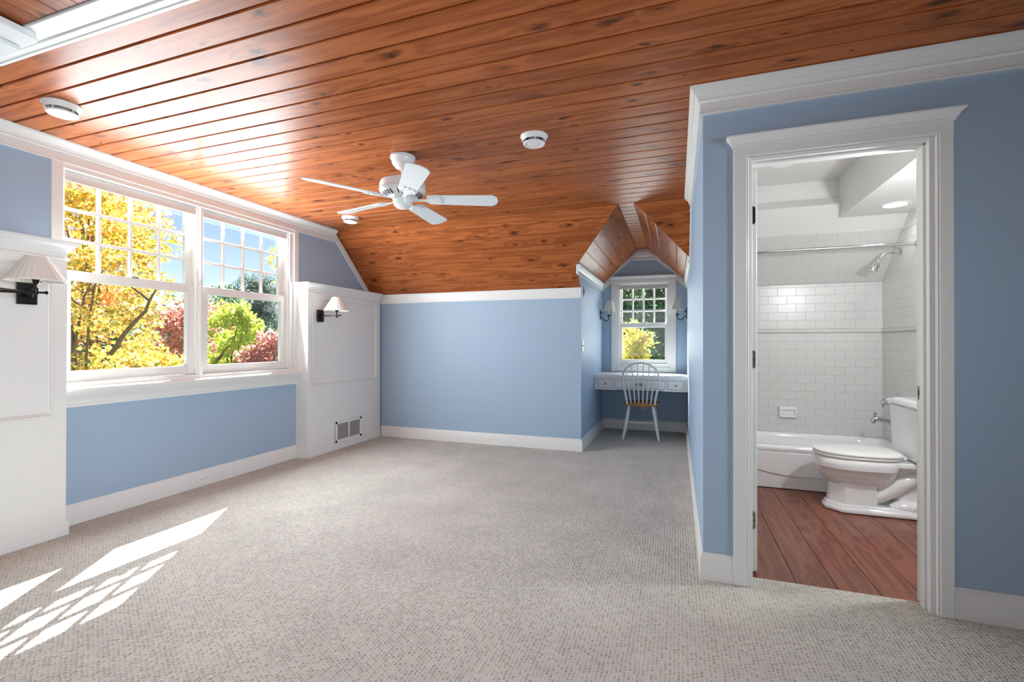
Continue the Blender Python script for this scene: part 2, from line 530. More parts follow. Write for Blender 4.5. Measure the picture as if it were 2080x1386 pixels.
# ------------------------------------------------------------------ room dimensions (metres)
XW, XP = -3.618, 0.122          # window wall, partition to the bathroom
YB, YD, YA = 4.96, 2.49, 6.475  # back knee wall, door wall, dormer back wall
XA = -0.962                     # dormer left cheek
ZC, YS = 2.407, 4.29            # ceiling height, where the slope starts
ZK = 1.745                      # knee wall height
ZF = 1.96                       # foot of the dormer slopes
XL, XR_ = -0.497, -0.358        # flat strip in the dormer
YREAR, XRIGHT = -2.5, 3.0
BX0, BX1, BY0, BYT = 0.232, 1.70, 2.60, 4.93   # bathroom

# ------------------------------------------------------------------ floors
fl = MB().box(XW-0.2, XRIGHT+0.1, YREAR-0.1, YD, -0.12, 0).box(XW-0.2, XP+0.02, YD, YA+0.1, -0.12, 0).box(0.30, 1.06, YD, 2.585, -0.12, 0)
struct('floor', fl, 'carpet', 'pale grey loop pile carpet covering the bedroom floor')
bf = struct('floor_bathroom', MB().box(BX0-0.1, BX1+0.1, 2.585, BYT+0.1, -0.12, -0.02), 'dark', 'red brown plank floor of the bathroom')
x = BX0-0.03
while x < BX1:
    x1 = min(x+0.172, BX1+0.05)
    piece('floor_plank', [(2.587, -x1+0.0012), (4.45, -x1+0.0012), (4.45, -x-0.0012), (2.587, -x-0.0012)], (0, 0, -0.006), (0, 1, 0), (-1, 0, 0), 'plank', bf, 0.012, 0.0012)
    x += 0.172

# ------------------------------------------------------------------ ceilings of stained boards
PITCH, GAP = 0.1222, 0.008
cl = struct('ceiling', MB().box(XW-0.25, XRIGHT+0.1, YREAR-0.1, YD+0.05, ZC+0.008, ZC+0.12).box(XW-0.25, XP+0.05, YD+0.05, YS+0.12, ZC+0.008, ZC+0.12).box(XL-0.02, XR_+0.02, YS, YA+0.1, ZC+0.008, ZC+0.12),
            'ceil', 'flat ceiling of glossy red brown pine boards')
k = -8
while True:
    y0 = 1.568+PITCH*k
    y1 = min(y0+PITCH, YS)
    if y0 > YS-0.02: break
    xr = XRIGHT if y0 < YD-0.06 else XP
    piece('ceiling_board', [(XW, -y1+GAP/2), (xr, -y1+GAP/2), (xr, -y0-GAP/2), (XW, -y0-GAP/2)], (0, 0, ZC), (1, 0, 0), (0, -1, 0), 'ceil', cl)
    k += 1
y0 = YS
while y0 < YA:
    y1 = min(y0+PITCH, YA+0.02)
    piece('ceiling_board', [(XL, -y1+GAP/2), (XR_, -y1+GAP/2), (XR_, -y0-GAP/2), (XL, -y0-GAP/2)], (0, 0, ZC), (1, 0, 0), (0, -1, 0), 'ceil', cl)
    y0 += PITCH

sv = Vector((0, YS-YB, ZC-ZK)); SL = sv.length; sv.normalize()
sn = Vector((1, 0, 0)).cross(sv)
vf = (ZF-ZK)/sv.z                       # height of the dormer foot measured up the slope
left_poly = [(XW, 0), (XA, 0), (XA, vf), (XL, SL), (XW, SL)]
right_poly = [(XP, vf), (XP, SL), (XR_, SL)]
def slab(mb, poly, o, ua, va, t0, t1):
    ua, va = Vector(ua), Vector(va); nn = ua.cross(va)
    pts = [Vector(o)+ua*p[0]+va*p[1] for p in poly]
    n = len(pts)
    v = [p-nn*t0 for p in pts]+[p-nn*t1 for p in pts]
    mb.add(v, [list(range(n)), list(range(n, 2*n))[::-1]]+[(i, n+i, n+(i+1) % n, (i+1) % n) for i in range(n)])
so = (0, YB, ZK)
mb = MB()
slab(mb, [(XW-0.2, -0.15), (XA, -0.15), (XA, vf), (XL, SL), (XL, SL+0.1), (XW-0.2, SL+0.1)], so, (1, 0, 0), sv, 0.008, 0.12)
slab(mb, [(XP+0.05, vf), (XP+0.05, SL+0.1), (XR_, SL+0.1), (XR_, SL)], so, (1, 0, 0), sv, 0.008, 0.12)
cs = struct('ceiling_slope', mb, 'ceil', 'sloped pine board ceiling falling to the blue back wall')
v0 = SL
while v0 > 0:
    v1 = v0-PITCH
    for poly in (left_poly, right_poly):
        P = clip_v(poly, max(v1, 0)+GAP/2, v0-GAP/2)
        if len(P) >= 3 and abs(sum(P[i][0]*P[(i+1) % len(P)][1]-P[(i+1) % len(P)][0]*P[i][1] for i in range(len(P)))) > 0.002:
            piece('slope_board', P, so, (1, 0, 0), sv, 'ceil', cs)
    v0 = v1
piece('edge_board', [(XA-0.075, 0.0), (XA, 0.0), (XA, vf-0.02), (XA-0.075, vf-0.10)], Vector(so)+sn*0.006, (1, 0, 0), sv, 'ceil', cs, 0.012)

mb = MB()
dl = Vector((XL-XA, 0, ZC-ZF)); LL = dl.length; dl.normalize()
dr = Vector((XR_-XP, 0, ZC-ZF)); LR = dr.length; dr.normalize()
yfoot = YB-(ZF-ZK)/(ZC-ZK)*(YB-YS)
lp = [(yfoot, 0), (YA+0.02, 0), (YA+0.02, LL), (YS, LL)]
rp = [(-YA-0.02, 0), (-yfoot, 0), (-YS, LR), (-YA-0.02, LR)]
slab(mb, [(yfoot, -0.004), (YA+0.1, -0.004), (YA+0.1, LL+0.05), (YS, LL+0.05)], (XA, 0, ZF), (0, 1, 0), dl, 0.008, 0.1)
slab(mb, [(-YA-0.1, -0.004), (-yfoot, -0.004), (-YS, LR+0.05), (-YA-0.1, LR+0.05)], (XP, 0, ZF), (0, -1, 0), dr, 0.008, 0.1)
cd = struct('ceiling_dormer', mb, 'ceil', 'two pine board slopes of the dormer over the desk')
for poly, o, ua, va, LN in ((lp, (XA, 0, ZF), (0, 1, 0), dl, LL), (rp, (XP, 0, ZF), (0, -1, 0), dr, LR)):
    v0 = LN
    while v0 > 0:
        v1 = v0-PITCH
        P = clip_v(poly, max(v1, 0)+GAP/2, v0-GAP/2)
        if len(P) >= 3 and v0-max(v1, 0) > 0.02:
            piece('dormer_board', P, o, ua, va, 'ceil', cd)
        v0 = v1

# ------------------------------------------------------------------ walls
WY0, WY1, WZ0, WZ1 = 1.775, 3.691, 0.855, 2.285      # big window opening
T = 0.118
mb = MB().box(XW-T, XW, YREAR, WY0, 0, ZC+0.02).box(XW-T, XW, WY1, YB+0.1, 0, ZC+0.02).box(XW-T, XW, WY0, WY1, 0, WZ0).box(XW-T, XW, WY0, WY1, WZ1, ZC+0.02)
struct('wall_window', mb, 'blue', 'blue wall holding the wide double window')
struct('wall_back', MB().box(XW-0.1, XA, YB, YB+0.12, 0, ZK+0.05), 'blue', 'low blue knee wall under the board slope')
struct('wall_alcove_left', MB().box(XA-0.12, XA, YB+0.12, YA+0.1, 0, ZF+0.04).prism([(yfoot-0.004, ZF+0.03), (yfoot-0.004, ZF-0.004), (YB-0.003, ZK-0.004), (YB-0.003, 0.0), (YB+0.1199, 0.0), (YB+0.1199, ZF+0.03)], 'x', XA-0.003, XA+0.0005), 'blue', 'blue left cheek wall of the desk alcove')
AX0, AX1, AZ0, AZ1 = -0.785, -0.068, 0.83, 1.975       # dormer window opening
mb = MB().box(XA-0.12, AX0, YA, YA+0.16, 0, ZC+0.05).box(AX1, XP+0.12, YA, YA+0.16, 0, ZC+0.05).box(AX0, AX1, YA, YA+0.16, 0, AZ0).box(AX0, AX1, YA, YA+0.16, AZ1, ZC+0.05)
struct('wall_alcove_back', mb, 'blue', 'blue gable wall behind the built-in desk')
mb = MB().prism([(BY0, 0), (YA+0.1, 0), (YA+0.1, ZC+0.02), (BY0, ZC+0.02)], 'x', XP, BX0)
struct('wall_partition', mb, 'blue', 'long blue partition wall leading back to the desk alcove')
DX0, DX1, DZ = 0.323, 1.041, 2.047
mb = MB().box(XP, DX0, YD, BY0, 0, ZC+0.02).box(DX1, XRIGHT, YD, BY0, 0, ZC+0.02).box(DX0, DX1, YD, BY0, DZ, ZC+0.02)
struct('wall_door', mb, 'blue', 'blue wall around the bathroom doorway')
struct('wall_rear', MB().box(XW-0.2, XRIGHT+0.1, YREAR-0.1, YREAR, 0, ZC+0.02), 'blue', 'blue wall behind the camera')
struct('wall_right', MB().box(XRIGHT, XRIGHT+0.1, YREAR, YD+0.1, 0, ZC+0.02), 'blue', 'blue wall to the right of the camera')

# ------------------------------------------------------------------ mouldings
CROWN = [(-0.01, 2.277), (0.017, 2.277), (0.019, 2.282), (0.017, 2.288), (0.013, 2.290), (0.013, 2.334), (0.020, 2.337), (0.024, 2.343), (0.021, 2.349), (0.026, 2.352), (0.031, 2.368), (0.036, 2.374), (0.042, 2.375), (0.045, 2.381), (0.053, 2.390), (0.058, 2.397), (0.060, 2.407), (-0.01, 2.407)]
BASE = [(-0.01, 0), (0.0145, 0), (0.0145, 0.098), (0.0125, 0.102), (0.0125, 0.108), (0.009, 0.118), (0.005, 0.123), (0.004, 0.130), (-0.01, 0.130)]
struct('trim_1', MB().sweep([(XW, YREAR), (XW, YS-0.01)], CROWN, -1), 'white', 'white crown moulding above the wide window', smooth=35)
struct('trim_2', MB().sweep([(XRIGHT, YD), (XP, YD), (XP, YS-0.01)], CROWN, 1), 'white', 'white crown moulding above the bathroom door wrapping the corner', smooth=35)
# flat rake boards down the slope on both side walls
def rake(mb, x0, x1, wd):
    a = (YS-0.02, ZC); b = (YB, ZK)
    d = Vector((b[0]-a[0], b[1]-a[1])).normalized(); n = Vector((-abs(d.y), -abs(d.x)))
    q = [Vector(a), Vector(b), Vector(b)+n*wd, Vector(a)+n*wd]
    mb.prism([tuple(p) for p in q], 'x', x0, x1)
mb = MB(); rake(mb, XW-0.005, XW+0.014, 0.062)
struct('trim_3', mb, 'white', 'white rake board between blue gable and board slope', bevel=0.003)
mb = MB()
mb.prism([(YS-0.02, ZC), (YS+0.03, ZC-0.05), (yfoot, ZF), (yfoot-0.06, ZF-0.05+0.02), (YS-0.04, ZC-0.10)], 'x', XP-0.012, XP+0.005)
struct('trim_4', mb, 'white', 'white rake board on the partition wall', bevel=0.002)
struct('trim_5', MB().sweep([(XW, YB), (XA-0.001, YB)], [(-0.01, 1.638), (0.012, 1.638), (0.014, 1.644), (0.012, 1.65), (0.012, 1.735), (0.016, 1.742), (0.016, 1.75), (-0.01, 1.75)], -1), 'white', 'flat white frieze along the top of the back wall')
CR2 = [(-0.01, 1.865), (0.012, 1.865), (0.012, 1.90), (0.017, 1.905), (0.021, 1.925), (0.033, 1.945), (0.036, 1.962), (-0.01, 1.97)]
mb = MB().sweep([(XA, yfoot-0.0), (XA, YA)], CR2, -1)
struct('trim_6', mb, 'white', 'white moulding along the left cheek of the alcove', smooth=35)
struct('trim_7', MB().sweep([(XP, yfoot-0.03), (XP, YA)], CR2, 1), 'white', 'white moulding along the right wall of the alcove', smooth=35)
# gable trim on the dormer back wall
mb = MB()
mb.prism([(XA, 1.865), (XA, ZF), (XL, ZC), (XR_, ZC), (XP, ZF), (XP, 1.865), (-0.010, 1.990), (-0.008, 2.045), (-0.270, 2.262), (-0.585, 2.262), (-0.845, 2.045), (-0.841, 1.990)], 'y', YA-0.014, YA+0.004)
o = struct('trim_8', mb, 'white', 'white gable trim framing the small blue triangle')
mb = MB().box(-0.59, -0.265, YA-0.022, YA, 2.262, 2.285).prism([(-0.555, 2.315), (-0.30, 2.315), (-0.345, 2.375), (-0.51, 2.375)], 'y', YA-0.03, YA)
mb.build('gable_cap', 'white', o, bevel=0.003)
struct('trim_9', MB().sweep([(-0.845, YA-0.012), (-0.008, YA-0.012)], [(-0.004, 1.975), (0.010, 1.975), (0.010, 2.02), (0.018, 2.03), (0.024, 2.045), (0.026, 2.056), (-0.004, 2.056)], -1), 'white', 'white head moulding above the dormer window')

# baseboards
struct('baseboard_window', MB().sweep([(XW, 1.774), (XW, 3.73)], BASE, -1), 'white', 'white baseboard under the wide window', smooth=30)
struct('baseboard_back', MB().sweep([(-3.467, YB), (XA, YB), (XA, YA), (XP, YA), (XP, YD), (0.257, YD)], BASE, -1), 'white', 'white baseboard round the back wall, alcove and partition', smooth=30)
struct('baseboard_door', MB().sweep([(1.099, YD), (XRIGHT, YD)], BASE, -1), 'white', 'white baseboard right of the bathroom door', smooth=30)

# ------------------------------------------------------------------ wide window
def make_window(name, label, loc, rot, W, zb, zg0, zg1, zt, ug0, ug1, utop, stile, ustile, head):
    t = thing(name, label, None, loc, rot, kind='structure')
    d0, d1 = 0.037, 0.075
    lw, rw = {'window_1': (0.045, 0.0), 'window_2': (0.0, 0.0445), 'window_3': (0.0435, 0.0405)}[name]
    f = MB().box(-lw, W+rw, 0.0, 0.13, zb-0.05, zb-0.003).box(-lw, W+rw, 0.0, 0.117, utop, head)
    if lw: f.box(-lw, 0, 0.0, 0.117, zb-0.003, utop)
    if rw: f.box(W, W+rw, 0.0, 0.117, zb-0.003, utop)
    f.box(-0.001, 0.014, 0.012, d0, zb, utop).box(W-0.014, W+0.001, 0.012, d0, zb, utop)
    f.build('frame', 'white', t, bevel=0.002)
    lo = MB().box(0, stile, d0, d1, zb, zt).box(W-stile, W, d0, d1, zb, zt).box(stile, W-stile, d0, d1, zb, zg0).box(stile, W-stile, d0, d1, zg1, zt).build('lower_sash', 'white', t, bevel=0.003)
    MB().box(stile-0.004, W-stile+0.004, 0.053, 0.057, zg0-0.004, zg1+0.004).build('pane', 'glass', lo)
    e0, e1 = 0.080, 0.115
    up = MB().box(0, ustile, e0, e1, ug0-0.05, utop).box(W-ustile, W, e0, e1, ug0-0.05, utop).box(ustile, W-ustile, e0, e1, ug0-0.05, ug0).box(ustile, W-ustile, e0, e1, ug1, utop).build('upper_sash', 'white', t, bevel=0.003)
    gw, gh = (W-2*ustile), ug1-ug0
    mw = 0.022
    xs = [ustile+gw*i/4 for i in range(5)]
    zs = [ug0+gh*i/3 for i in range(4)]
    for i in (1, 2, 3):
        MB().box(xs[i]-mw/2, xs[i]+mw/2, e0+0.004, e1-0.004, ug0-0.002, ug1+0.002).build('muntin', 'white', up, bevel=0.004)
    for i in (1, 2):
        MB().box(ustile-0.002, W-ustile+0.002, e0+0.003, e1-0.003, zs[i]-mw/2, zs[i]+mw/2).build('muntin', 'white', up, bevel=0.004)
    pm = None
    for i in range(4):
        for j in range(3):
            if pm is None:
                pm = MB().box(-gw/8, gw/8, -0.002, 0.002, -gh/6, gh/6).build('pane', 'glass', up)
                q = pm
            else:
                q = pm.copy(); COL.objects.link(q); q.parent = up
            q.location = ((xs[i]+xs[i+1])/2, 0.0975, (zs[j]+zs[j+1])/2)
    MB().box(W/2-0.02, W/2+0.02, d0-0.012, d0+0.01, zt-0.004, zt+0.010).build('sash_lock', 'nickel', t, bevel=0.003)
    return t
make_window('window_1', 'left double hung window with yellow maple outside', (XW, 1.821, 0), R(90), 0.894, 0.905, 0.972, 1.553, 1.618, 1.623, 2.215, 2.255, 0.07, 0.055, WZ1)
make_window('window_2', 'right double hung window beside the far panelled cabinet', (XW, 2.747, 0), R(90), 0.899, 0.905, 0.972, 1.553, 1.618, 1.623, 2.215, 2.255, 0.07, 0.055, WZ1)
mb = MB().box(XW-0.125, XW+0.0005, 2.7152, 2.7468, WZ0, WZ1).box(XW-0.001, XW+0.008, 2.721, 2.741, 0.88, WZ1)
struct('trim_10', mb, 'white', 'white mullion post between the two window sashes', bevel=0.002)
mb = MB().box(XW-0.003, XW+0.017, 1.764, 1.824, 0.868, 2.29).box(XW-0.003, XW+0.017, 3.691, 3.748, 0.868, 2.29).box(XW-0.003, XW+0.012, 1.82, 3.70, 2.245, 2.285)
struct('trim_11', mb, 'white', 'white casing around the wide window', bevel=0.003)
ST = [(0.02, 0.745), (0.010, 0.745), (-0.004, 0.745), (-0.004, 0.745)]
SILL = [(-0.004, 0.745), (0.016, 0.745), (0.018, 0.762), (0.027, 0.766), (0.030, 0.784), (0.044, 0.800), (0.060, 0.822), (0.076, 0.838), (0.080, 0.846), (0.090, 0.848), (0.094, 0.855), (0.092, 0.867), (0.086, 0.870), (-0.05, 0.874), (-0.05, 0.84), (-0.004, 0.80)]
struct('trim_12', MB().sweep([(XW, 1.774), (XW, 3.73)], SILL, -1), 'white', 'deep white window stool with moulded apron', smooth=35)

def roller_shade(name, label, loc, rot, W, z0, z1):
    t = thing(name, label, 'shade', loc, rot)
    zc, r = (z0+z1)/2+0.004, (z1-z0)/2-0.010
    MB().box(0, W, -0.004, 0.022, z1-0.012, z1).build('head_rail', 'white', t, bevel=0.002)
    MB().lathe([(r*0.3, 0.012), (r, 0.012), (r, W-0.012), (r*0.3, W-0.012)], (0, 0.022, zc), 'x', 20).build('roll', 'shadefab', t, smooth=40)
    MB().box(0.012, W-0.012, 0.022-r, 0.026-r, z0-0.012, zc).box(0.012, W-0.012, 0.019-r, 0.029-r, z0-0.020, z0-0.010).build('hem_bar', 'shadefab', t, bevel=0.001)
    for xx in (0.0, W-0.012):
        MB().box(xx, xx+0.012, -0.012, 0.05, z0-0.012, z1).build('bracket', 'plastic', t, bevel=0.002)
    return t
roller_shade('roller_shade', 'rolled up taupe shade across the top of the wide window', (XW-0.02, 1.83, 0), R(90), 1.855, 2.200, 2.258)
make_window('window_3', 'small double hung dormer window above the desk', (-0.741, YA, 0), 0, 0.632, 0.875, 0.936, 1.368, 1.425, 1.432, 1.915, 1.955, 0.040, 0.038, AZ1)
mb = MB().box(-0.841, -0.779, YA-0.016, YA+0.004, 0.775, 1.978).box(-0.074, -0.009, YA-0.016, YA+0.004, 0.775, 1.978).box(-0.779, -0.074, YA-0.016, YA+0.004, 0.775, 0.838).box(-0.779, -0.074, YA-0.016, YA+0.004, 1.955, 1.978)
struct('trim_13', mb, 'white', 'white casing around the dormer window', bevel=0.003)
roller_shade('roller_shade', 'rolled up shade in the dormer window above the desk', (-0.775, YA-0.004, 0), 0, 0.697, 1.905, 1.950)

# ------------------------------------------------------------------ bathroom door: casing, jamb, leaf
t = thing('trim_14', 'white casing and crowned head around the bathroom doorway', None, kind='structure')
for s_, x0, x1, xb in ((1, 0.257, 0.315, 0.315), (-1, 1.049, 1.099, 1.041)):
    MB().box(x0, x1, YD-0.022, YD+0.002, 0, 2.056).build('side_casing', 'white', t, bevel=0.003)
    MB().box(xb, xb+0.008, YD-0.018, YD+0.002, 0, 2.047).build('casing_bead', 'white', t, bevel=0.003)
MB().box(0.257, 1.099, YD-0.023, YD+0.002, 2.047, 2.10).build('head_casing', 'white', t, bevel=0.002)
MB().sweep([(0.257, YD), (0.257, YD-0.022), (1.099, YD-0.022), (1.099, YD)], [(-0.005, 2.094), (0.004, 2.094), (0.007, 2.099), (0.005, 2.104), (0.012, 2.110), (0.018, 2.122), (0.027, 2.131), (0.031, 2.134), (0.031, 2.141), (-0.005, 2.141)], 1 if False else -1).build('head_cap', 'white', t, smooth=35)
MB().box(DX0-0.001, 0.341, YD, BY0+0.005, 0, DZ).build('jamb', 'white', t, bevel=0.002)
MB().box(1.022, DX1+0.001, YD, BY0+0.005, 0, DZ).build('jamb', 'white', t, bevel=0.002)
MB().box(0.341, 1.022, YD, BY0+0.005, 2.030, DZ).build('jamb', 'white', t, bevel=0.002)
MB().box(1.012, 1.022, YD+0.03, YD+0.065, 0, 2.030).box(0.341, 1.022, YD+0.03, YD+0.065, 2.020, 2.030).build('door_stop', 'white', t, bevel=0.002)
MB().box(1.0205, 1.0225, 2.565, 2.595, 0.905, 0.965).build('strike_plate', 'nickel', t, bevel=0.0005)
MB().box(1.0200, 1.0207, 2.572, 2.586, 0.922, 0.948).build('strike_hole', 'dark', t)

d = thing('door_1', 'white bathroom door standing open, seen along its hinged edge', None, (0.345, 2.624, 0), R(3), kind='structure')
MB().box(0.0, 0.035, 0.0, 0.68, 0.012, 2.022).build('door_leaf', 'white', d, bevel=0.002)
for zc, mm in ((1.80, 'blackhinge'), (1.075, 'nickel'), (0.268, 'nickel')):
    hg = MB().prism([(0.0, zc-0.045), (0.020, zc-0.045), (0.027, zc-0.038), (0.027, zc+0.038), (0.020, zc+0.045), (0.0, zc+0.045)], 'y', -0.0025, 0.0005).build('hinge', mm, d)
    for q in (-0.028, 0.0, 0.028):
        MB().lathe([(0.0035, -0.004), (0.0035, -0.002)], (0.013 if q else 0.020, 0, zc+q), 'y', 10).build('hinge_screw', 'dark' if mm != 'blackhinge' else 'black', hg)
    MB().lathe([(0.005, zc-0.045), (0.005, zc+0.045)], (-0.003, -0.002, 0), 'z', 12).build('hinge_pin', mm, hg, smooth=40)
MB().lathe([(0.026, 0.035), (0.026, 0.040), (0.010, 0.046), (0.010, 0.062), (0.024, 0.070), (0.028, 0.082), (0.022, 0.094), (0.004, 0.098)], (0, 0.62, 0.93), 'x', 20).build('door_knob', 'nickel', d, smooth=40)

# ------------------------------------------------------------------ panelled built-in cabinets either side of the window
CAPP = [(-0.02, 1.690), (0.004, 1.690), (0.006, 1.698), (0.012, 1.702), (0.018, 1.716), (0.028, 1.728), (0.038, 1.736), (0.040, 1.745), (0.045, 1.747), (0.045, 1.758), (-0.02, 1.758)]
BEAD = [(-0.01, 1.648), (0.004, 1.648), (0.010, 1.653), (0.010, 1.659), (0.004, 1.664), (-0.01, 1.664)]
XC = XW+0.0015
def panel_cabinet(label, y0, y1, path, py0, py1):
    t = thing('panelled_cabinet', label, 'cabinet', group='white cabinets flanking the wide window')
    xf = -3.467
    c = MB()
    pz0, pz1 = 0.715, 1.600
    c.box(XC, xf-0.016, y0, y1, 0.0, 1.752)
    c.box(xf-0.016, xf, y0, y1, 0.0, pz0).box(xf-0.016, xf, y0, y1, pz1, 1.752).box(xf-0.016, xf, y0, py0, pz0, pz1).box(xf-0.016, xf, py1, y1, pz0, pz1)
    c.build('carcass', 'white', t)
    # moulded frame round the sunk panel
    P = [(py0, pz0), (py1, pz0), (py1, pz1), (py0, pz1)]
    prof = [(0.0, 0.002), (0.004, 0.006), (0.010, 0.004), (0.016, -0.006), (0.024, -0.010), (0.026, -0.016)]
    rings = []
    for dd, hh in prof:
        rings.append([(xf+hh, py0+dd, pz0+dd), (xf+hh, py1-dd, pz0+dd), (xf+hh, py1-dd, pz1-dd), (xf+hh, py0+dd, pz1-dd)])
    MB().loft(rings, False, False).build('panel_moulding', 'white', t, smooth=30)
    MB().box(xf-0.018, xf-0.0145, py0+0.02, py1-0.02, pz0+0.02, pz1-0.02).build('panel', 'white', t)
    MB().sweep(path, CAPP, path_side).build('cap_moulding', 'white', t, smooth=35)
    MB().box(XC, xf+0.03, min(y0, y1)+0.0, max(y0, y1), 1.750, 1.757).build('cap_board', 'white', t)
    MB().sweep(path, BEAD, path_side).build('bead', 'white', t, smooth=40)
    MB().sweep(path, [(-0.01, 0), (0.011, 0), (0.011, 0.062), (0.009, 0.072), (0.004, 0.078), (0.003, 0.086), (-0.01, 0.086)] if y0 < 3 else [(-0.01, 0), (0.003, 0), (0.003, 0.07), (0.001, 0.078), (-0.01, 0.078)], path_side).build('plinth', 'white', t, smooth=40)
    return t
path_side = -1
panel_cabinet('white panelled cabinet in the foreground left of the wide window', 0.55, 1.774, [(XC, 1.774), (-3.467, 1.774), (-3.467, 0.55)][::-1] and [(-3.467, 0.55), (-3.467, 1.774), (XC, 1.774)], 0.62, 1.710)
panel_cabinet('white panelled cabinet between the wide window and the back wall', 3.73, 4.935, [(XC, 3.73), (-3.467, 3.73), (-3.467, 4.935)], 3.785, 4.868)

# return air grille in the far cabinet
t = thing('air_grille', 'white louvred air grille low on the far panelled cabinet', 'vent', (-3.464, 4.345, 0.0))
gx, gy0, gy1, gz0, gz1 = 0.0, -0.220, 0.220, 0.078, 0.302
MB().box(-0.001, 0.001, gy0+0.01, gy1-0.01, gz0+0.01, gz1-0.01).build('backing', 'dark', t)
fr = MB().box(0, 0.008, gy0, gy0+0.030, gz0, gz1).box(0, 0.008, gy1-0.030, gy1, gz0, gz1).box(0, 0.008, gy0, gy1, gz0, gz0+0.026).box(0, 0.008, gy0, gy1, gz1-0.026, gz1)
fr.build('frame', 'plastic', t, bevel=0.002)
MB().box(0, 0.008, -0.008, 0.008, gz0+0.02, gz1-0.02).build('centre_bar', 'plastic', t, bevel=0.001)
sl = None
for i in range(13):
    for y0, y1 in ((gy0+0.028, -0.006), (0.006, gy1-0.028)):
        z = gz0+0.034+i*0.0132
        if sl is None:
            sl = MB().prism([(0.0012, 0.0), (0.007, -0.006), (0.0075, -0.005), (0.002, 0.0012)], 'y', 0, y1-y0).build('slat', 'grey', t)
            q = sl
        else:
            q = sl.copy(); COL.objects.link(q); q.parent = t
        q.location = (0, y0, z)

# ------------------------------------------------------------------ wall plates
def outlet(label, loc, rot, horizontal=False, w=0.115, h=0.07):
    t = thing('electrical_outlet', label, 'outlet', loc, rot)
    MB().box(-w/2, w/2, -0.006, 0.0, -h/2, h/2).build('cover_plate', 'plastic', t, bevel=0.002)
    for sx in (-1, 1):
        c = (sx*0.020, 0) if w > h else (0, sx*0.020)
        f_ = MB().prism([(c[0]+0.014*math.cos(a*math.pi/6), c[1]+0.014*math.sin(a*math.pi/6)) for a in range(12)], 'y', -0.0075, -0.005).build('socket', 'plastic', t)
        for q in (-0.005, 0.005):
            MB().box(c[0]+q-0.0012, c[0]+q+0.0012, -0.0082, -0.0073, c[1]-0.004, c[1]+0.004).build('slot', 'dark', f_)
    return t
outlet('small outlet set sideways in the baseboard under the wide window', (-3.6035, 2.75, 0.058), R(90))
outlet('upright white outlet on the side of the far cabinet by the sill', (-3.51, 3.73, 0.925), 0, w=0.062, h=0.105)
outlet('white outlet on the dark wall under the desk', (-0.42, YA, 0.335), 0, w=0.07, h=0.11)
t = thing('light_switch', 'white light switch at the mouth of the desk alcove', 'switch', (XA, 5.03, 1.125), R(90))
MB().box(-0.035, 0.035, -0.006, 0, -0.058, 0.058).build('cover_plate', 'plastic', t, bevel=0.002)
MB().prism([(-0.006, 0.006), (-0.020, 0.010), (-0.020, 0.004), (-0.006, -0.008)], 'x', -0.005, 0.005).build('toggle', 'plastic', t)

# ------------------------------------------------------------------ lamps on the walls
def pleated_shade(name, parent, c, r0, r1, h, n=56, mat_='shade'):
    """open tapered shade with fine pleats; c is the centre of its lower rim"""
    rings = []
    amp = 0.012
    for r, z in ((r0-0.004, 0.002), (r0, 0.0), (r0, 0.006), (r1, h-0.005), (r1, h), (r1-0.004, h-0.002), (r0-0.004, 0.002)):
        rings.append([(c[0]+r*(1+amp*(1 if i % 2 else -1))*math.cos(2*math.pi*i/n), c[1]+r*(1+amp*(1 if i % 2 else -1))*math.sin(2*math.pi*i/n), c[2]+z) for i in range(n)])
    o = MB().loft(rings, False, False).build(name, mat_, parent)
    MB().loft([[(c[0]+rr*math.cos(2*math.pi*i/40), c[1]+rr*math.sin(2*math.pi*i/40), c[2]+zz) for i in range(40)] for rr, zz in ((r0+0.001, -0.001), (r0+0.002, 0.005), (r0-0.004, 0.005), (r0-0.004, -0.001), (r0+0.001, -0.001))], False, False).build('shade_trim', mat_, o)
    return o

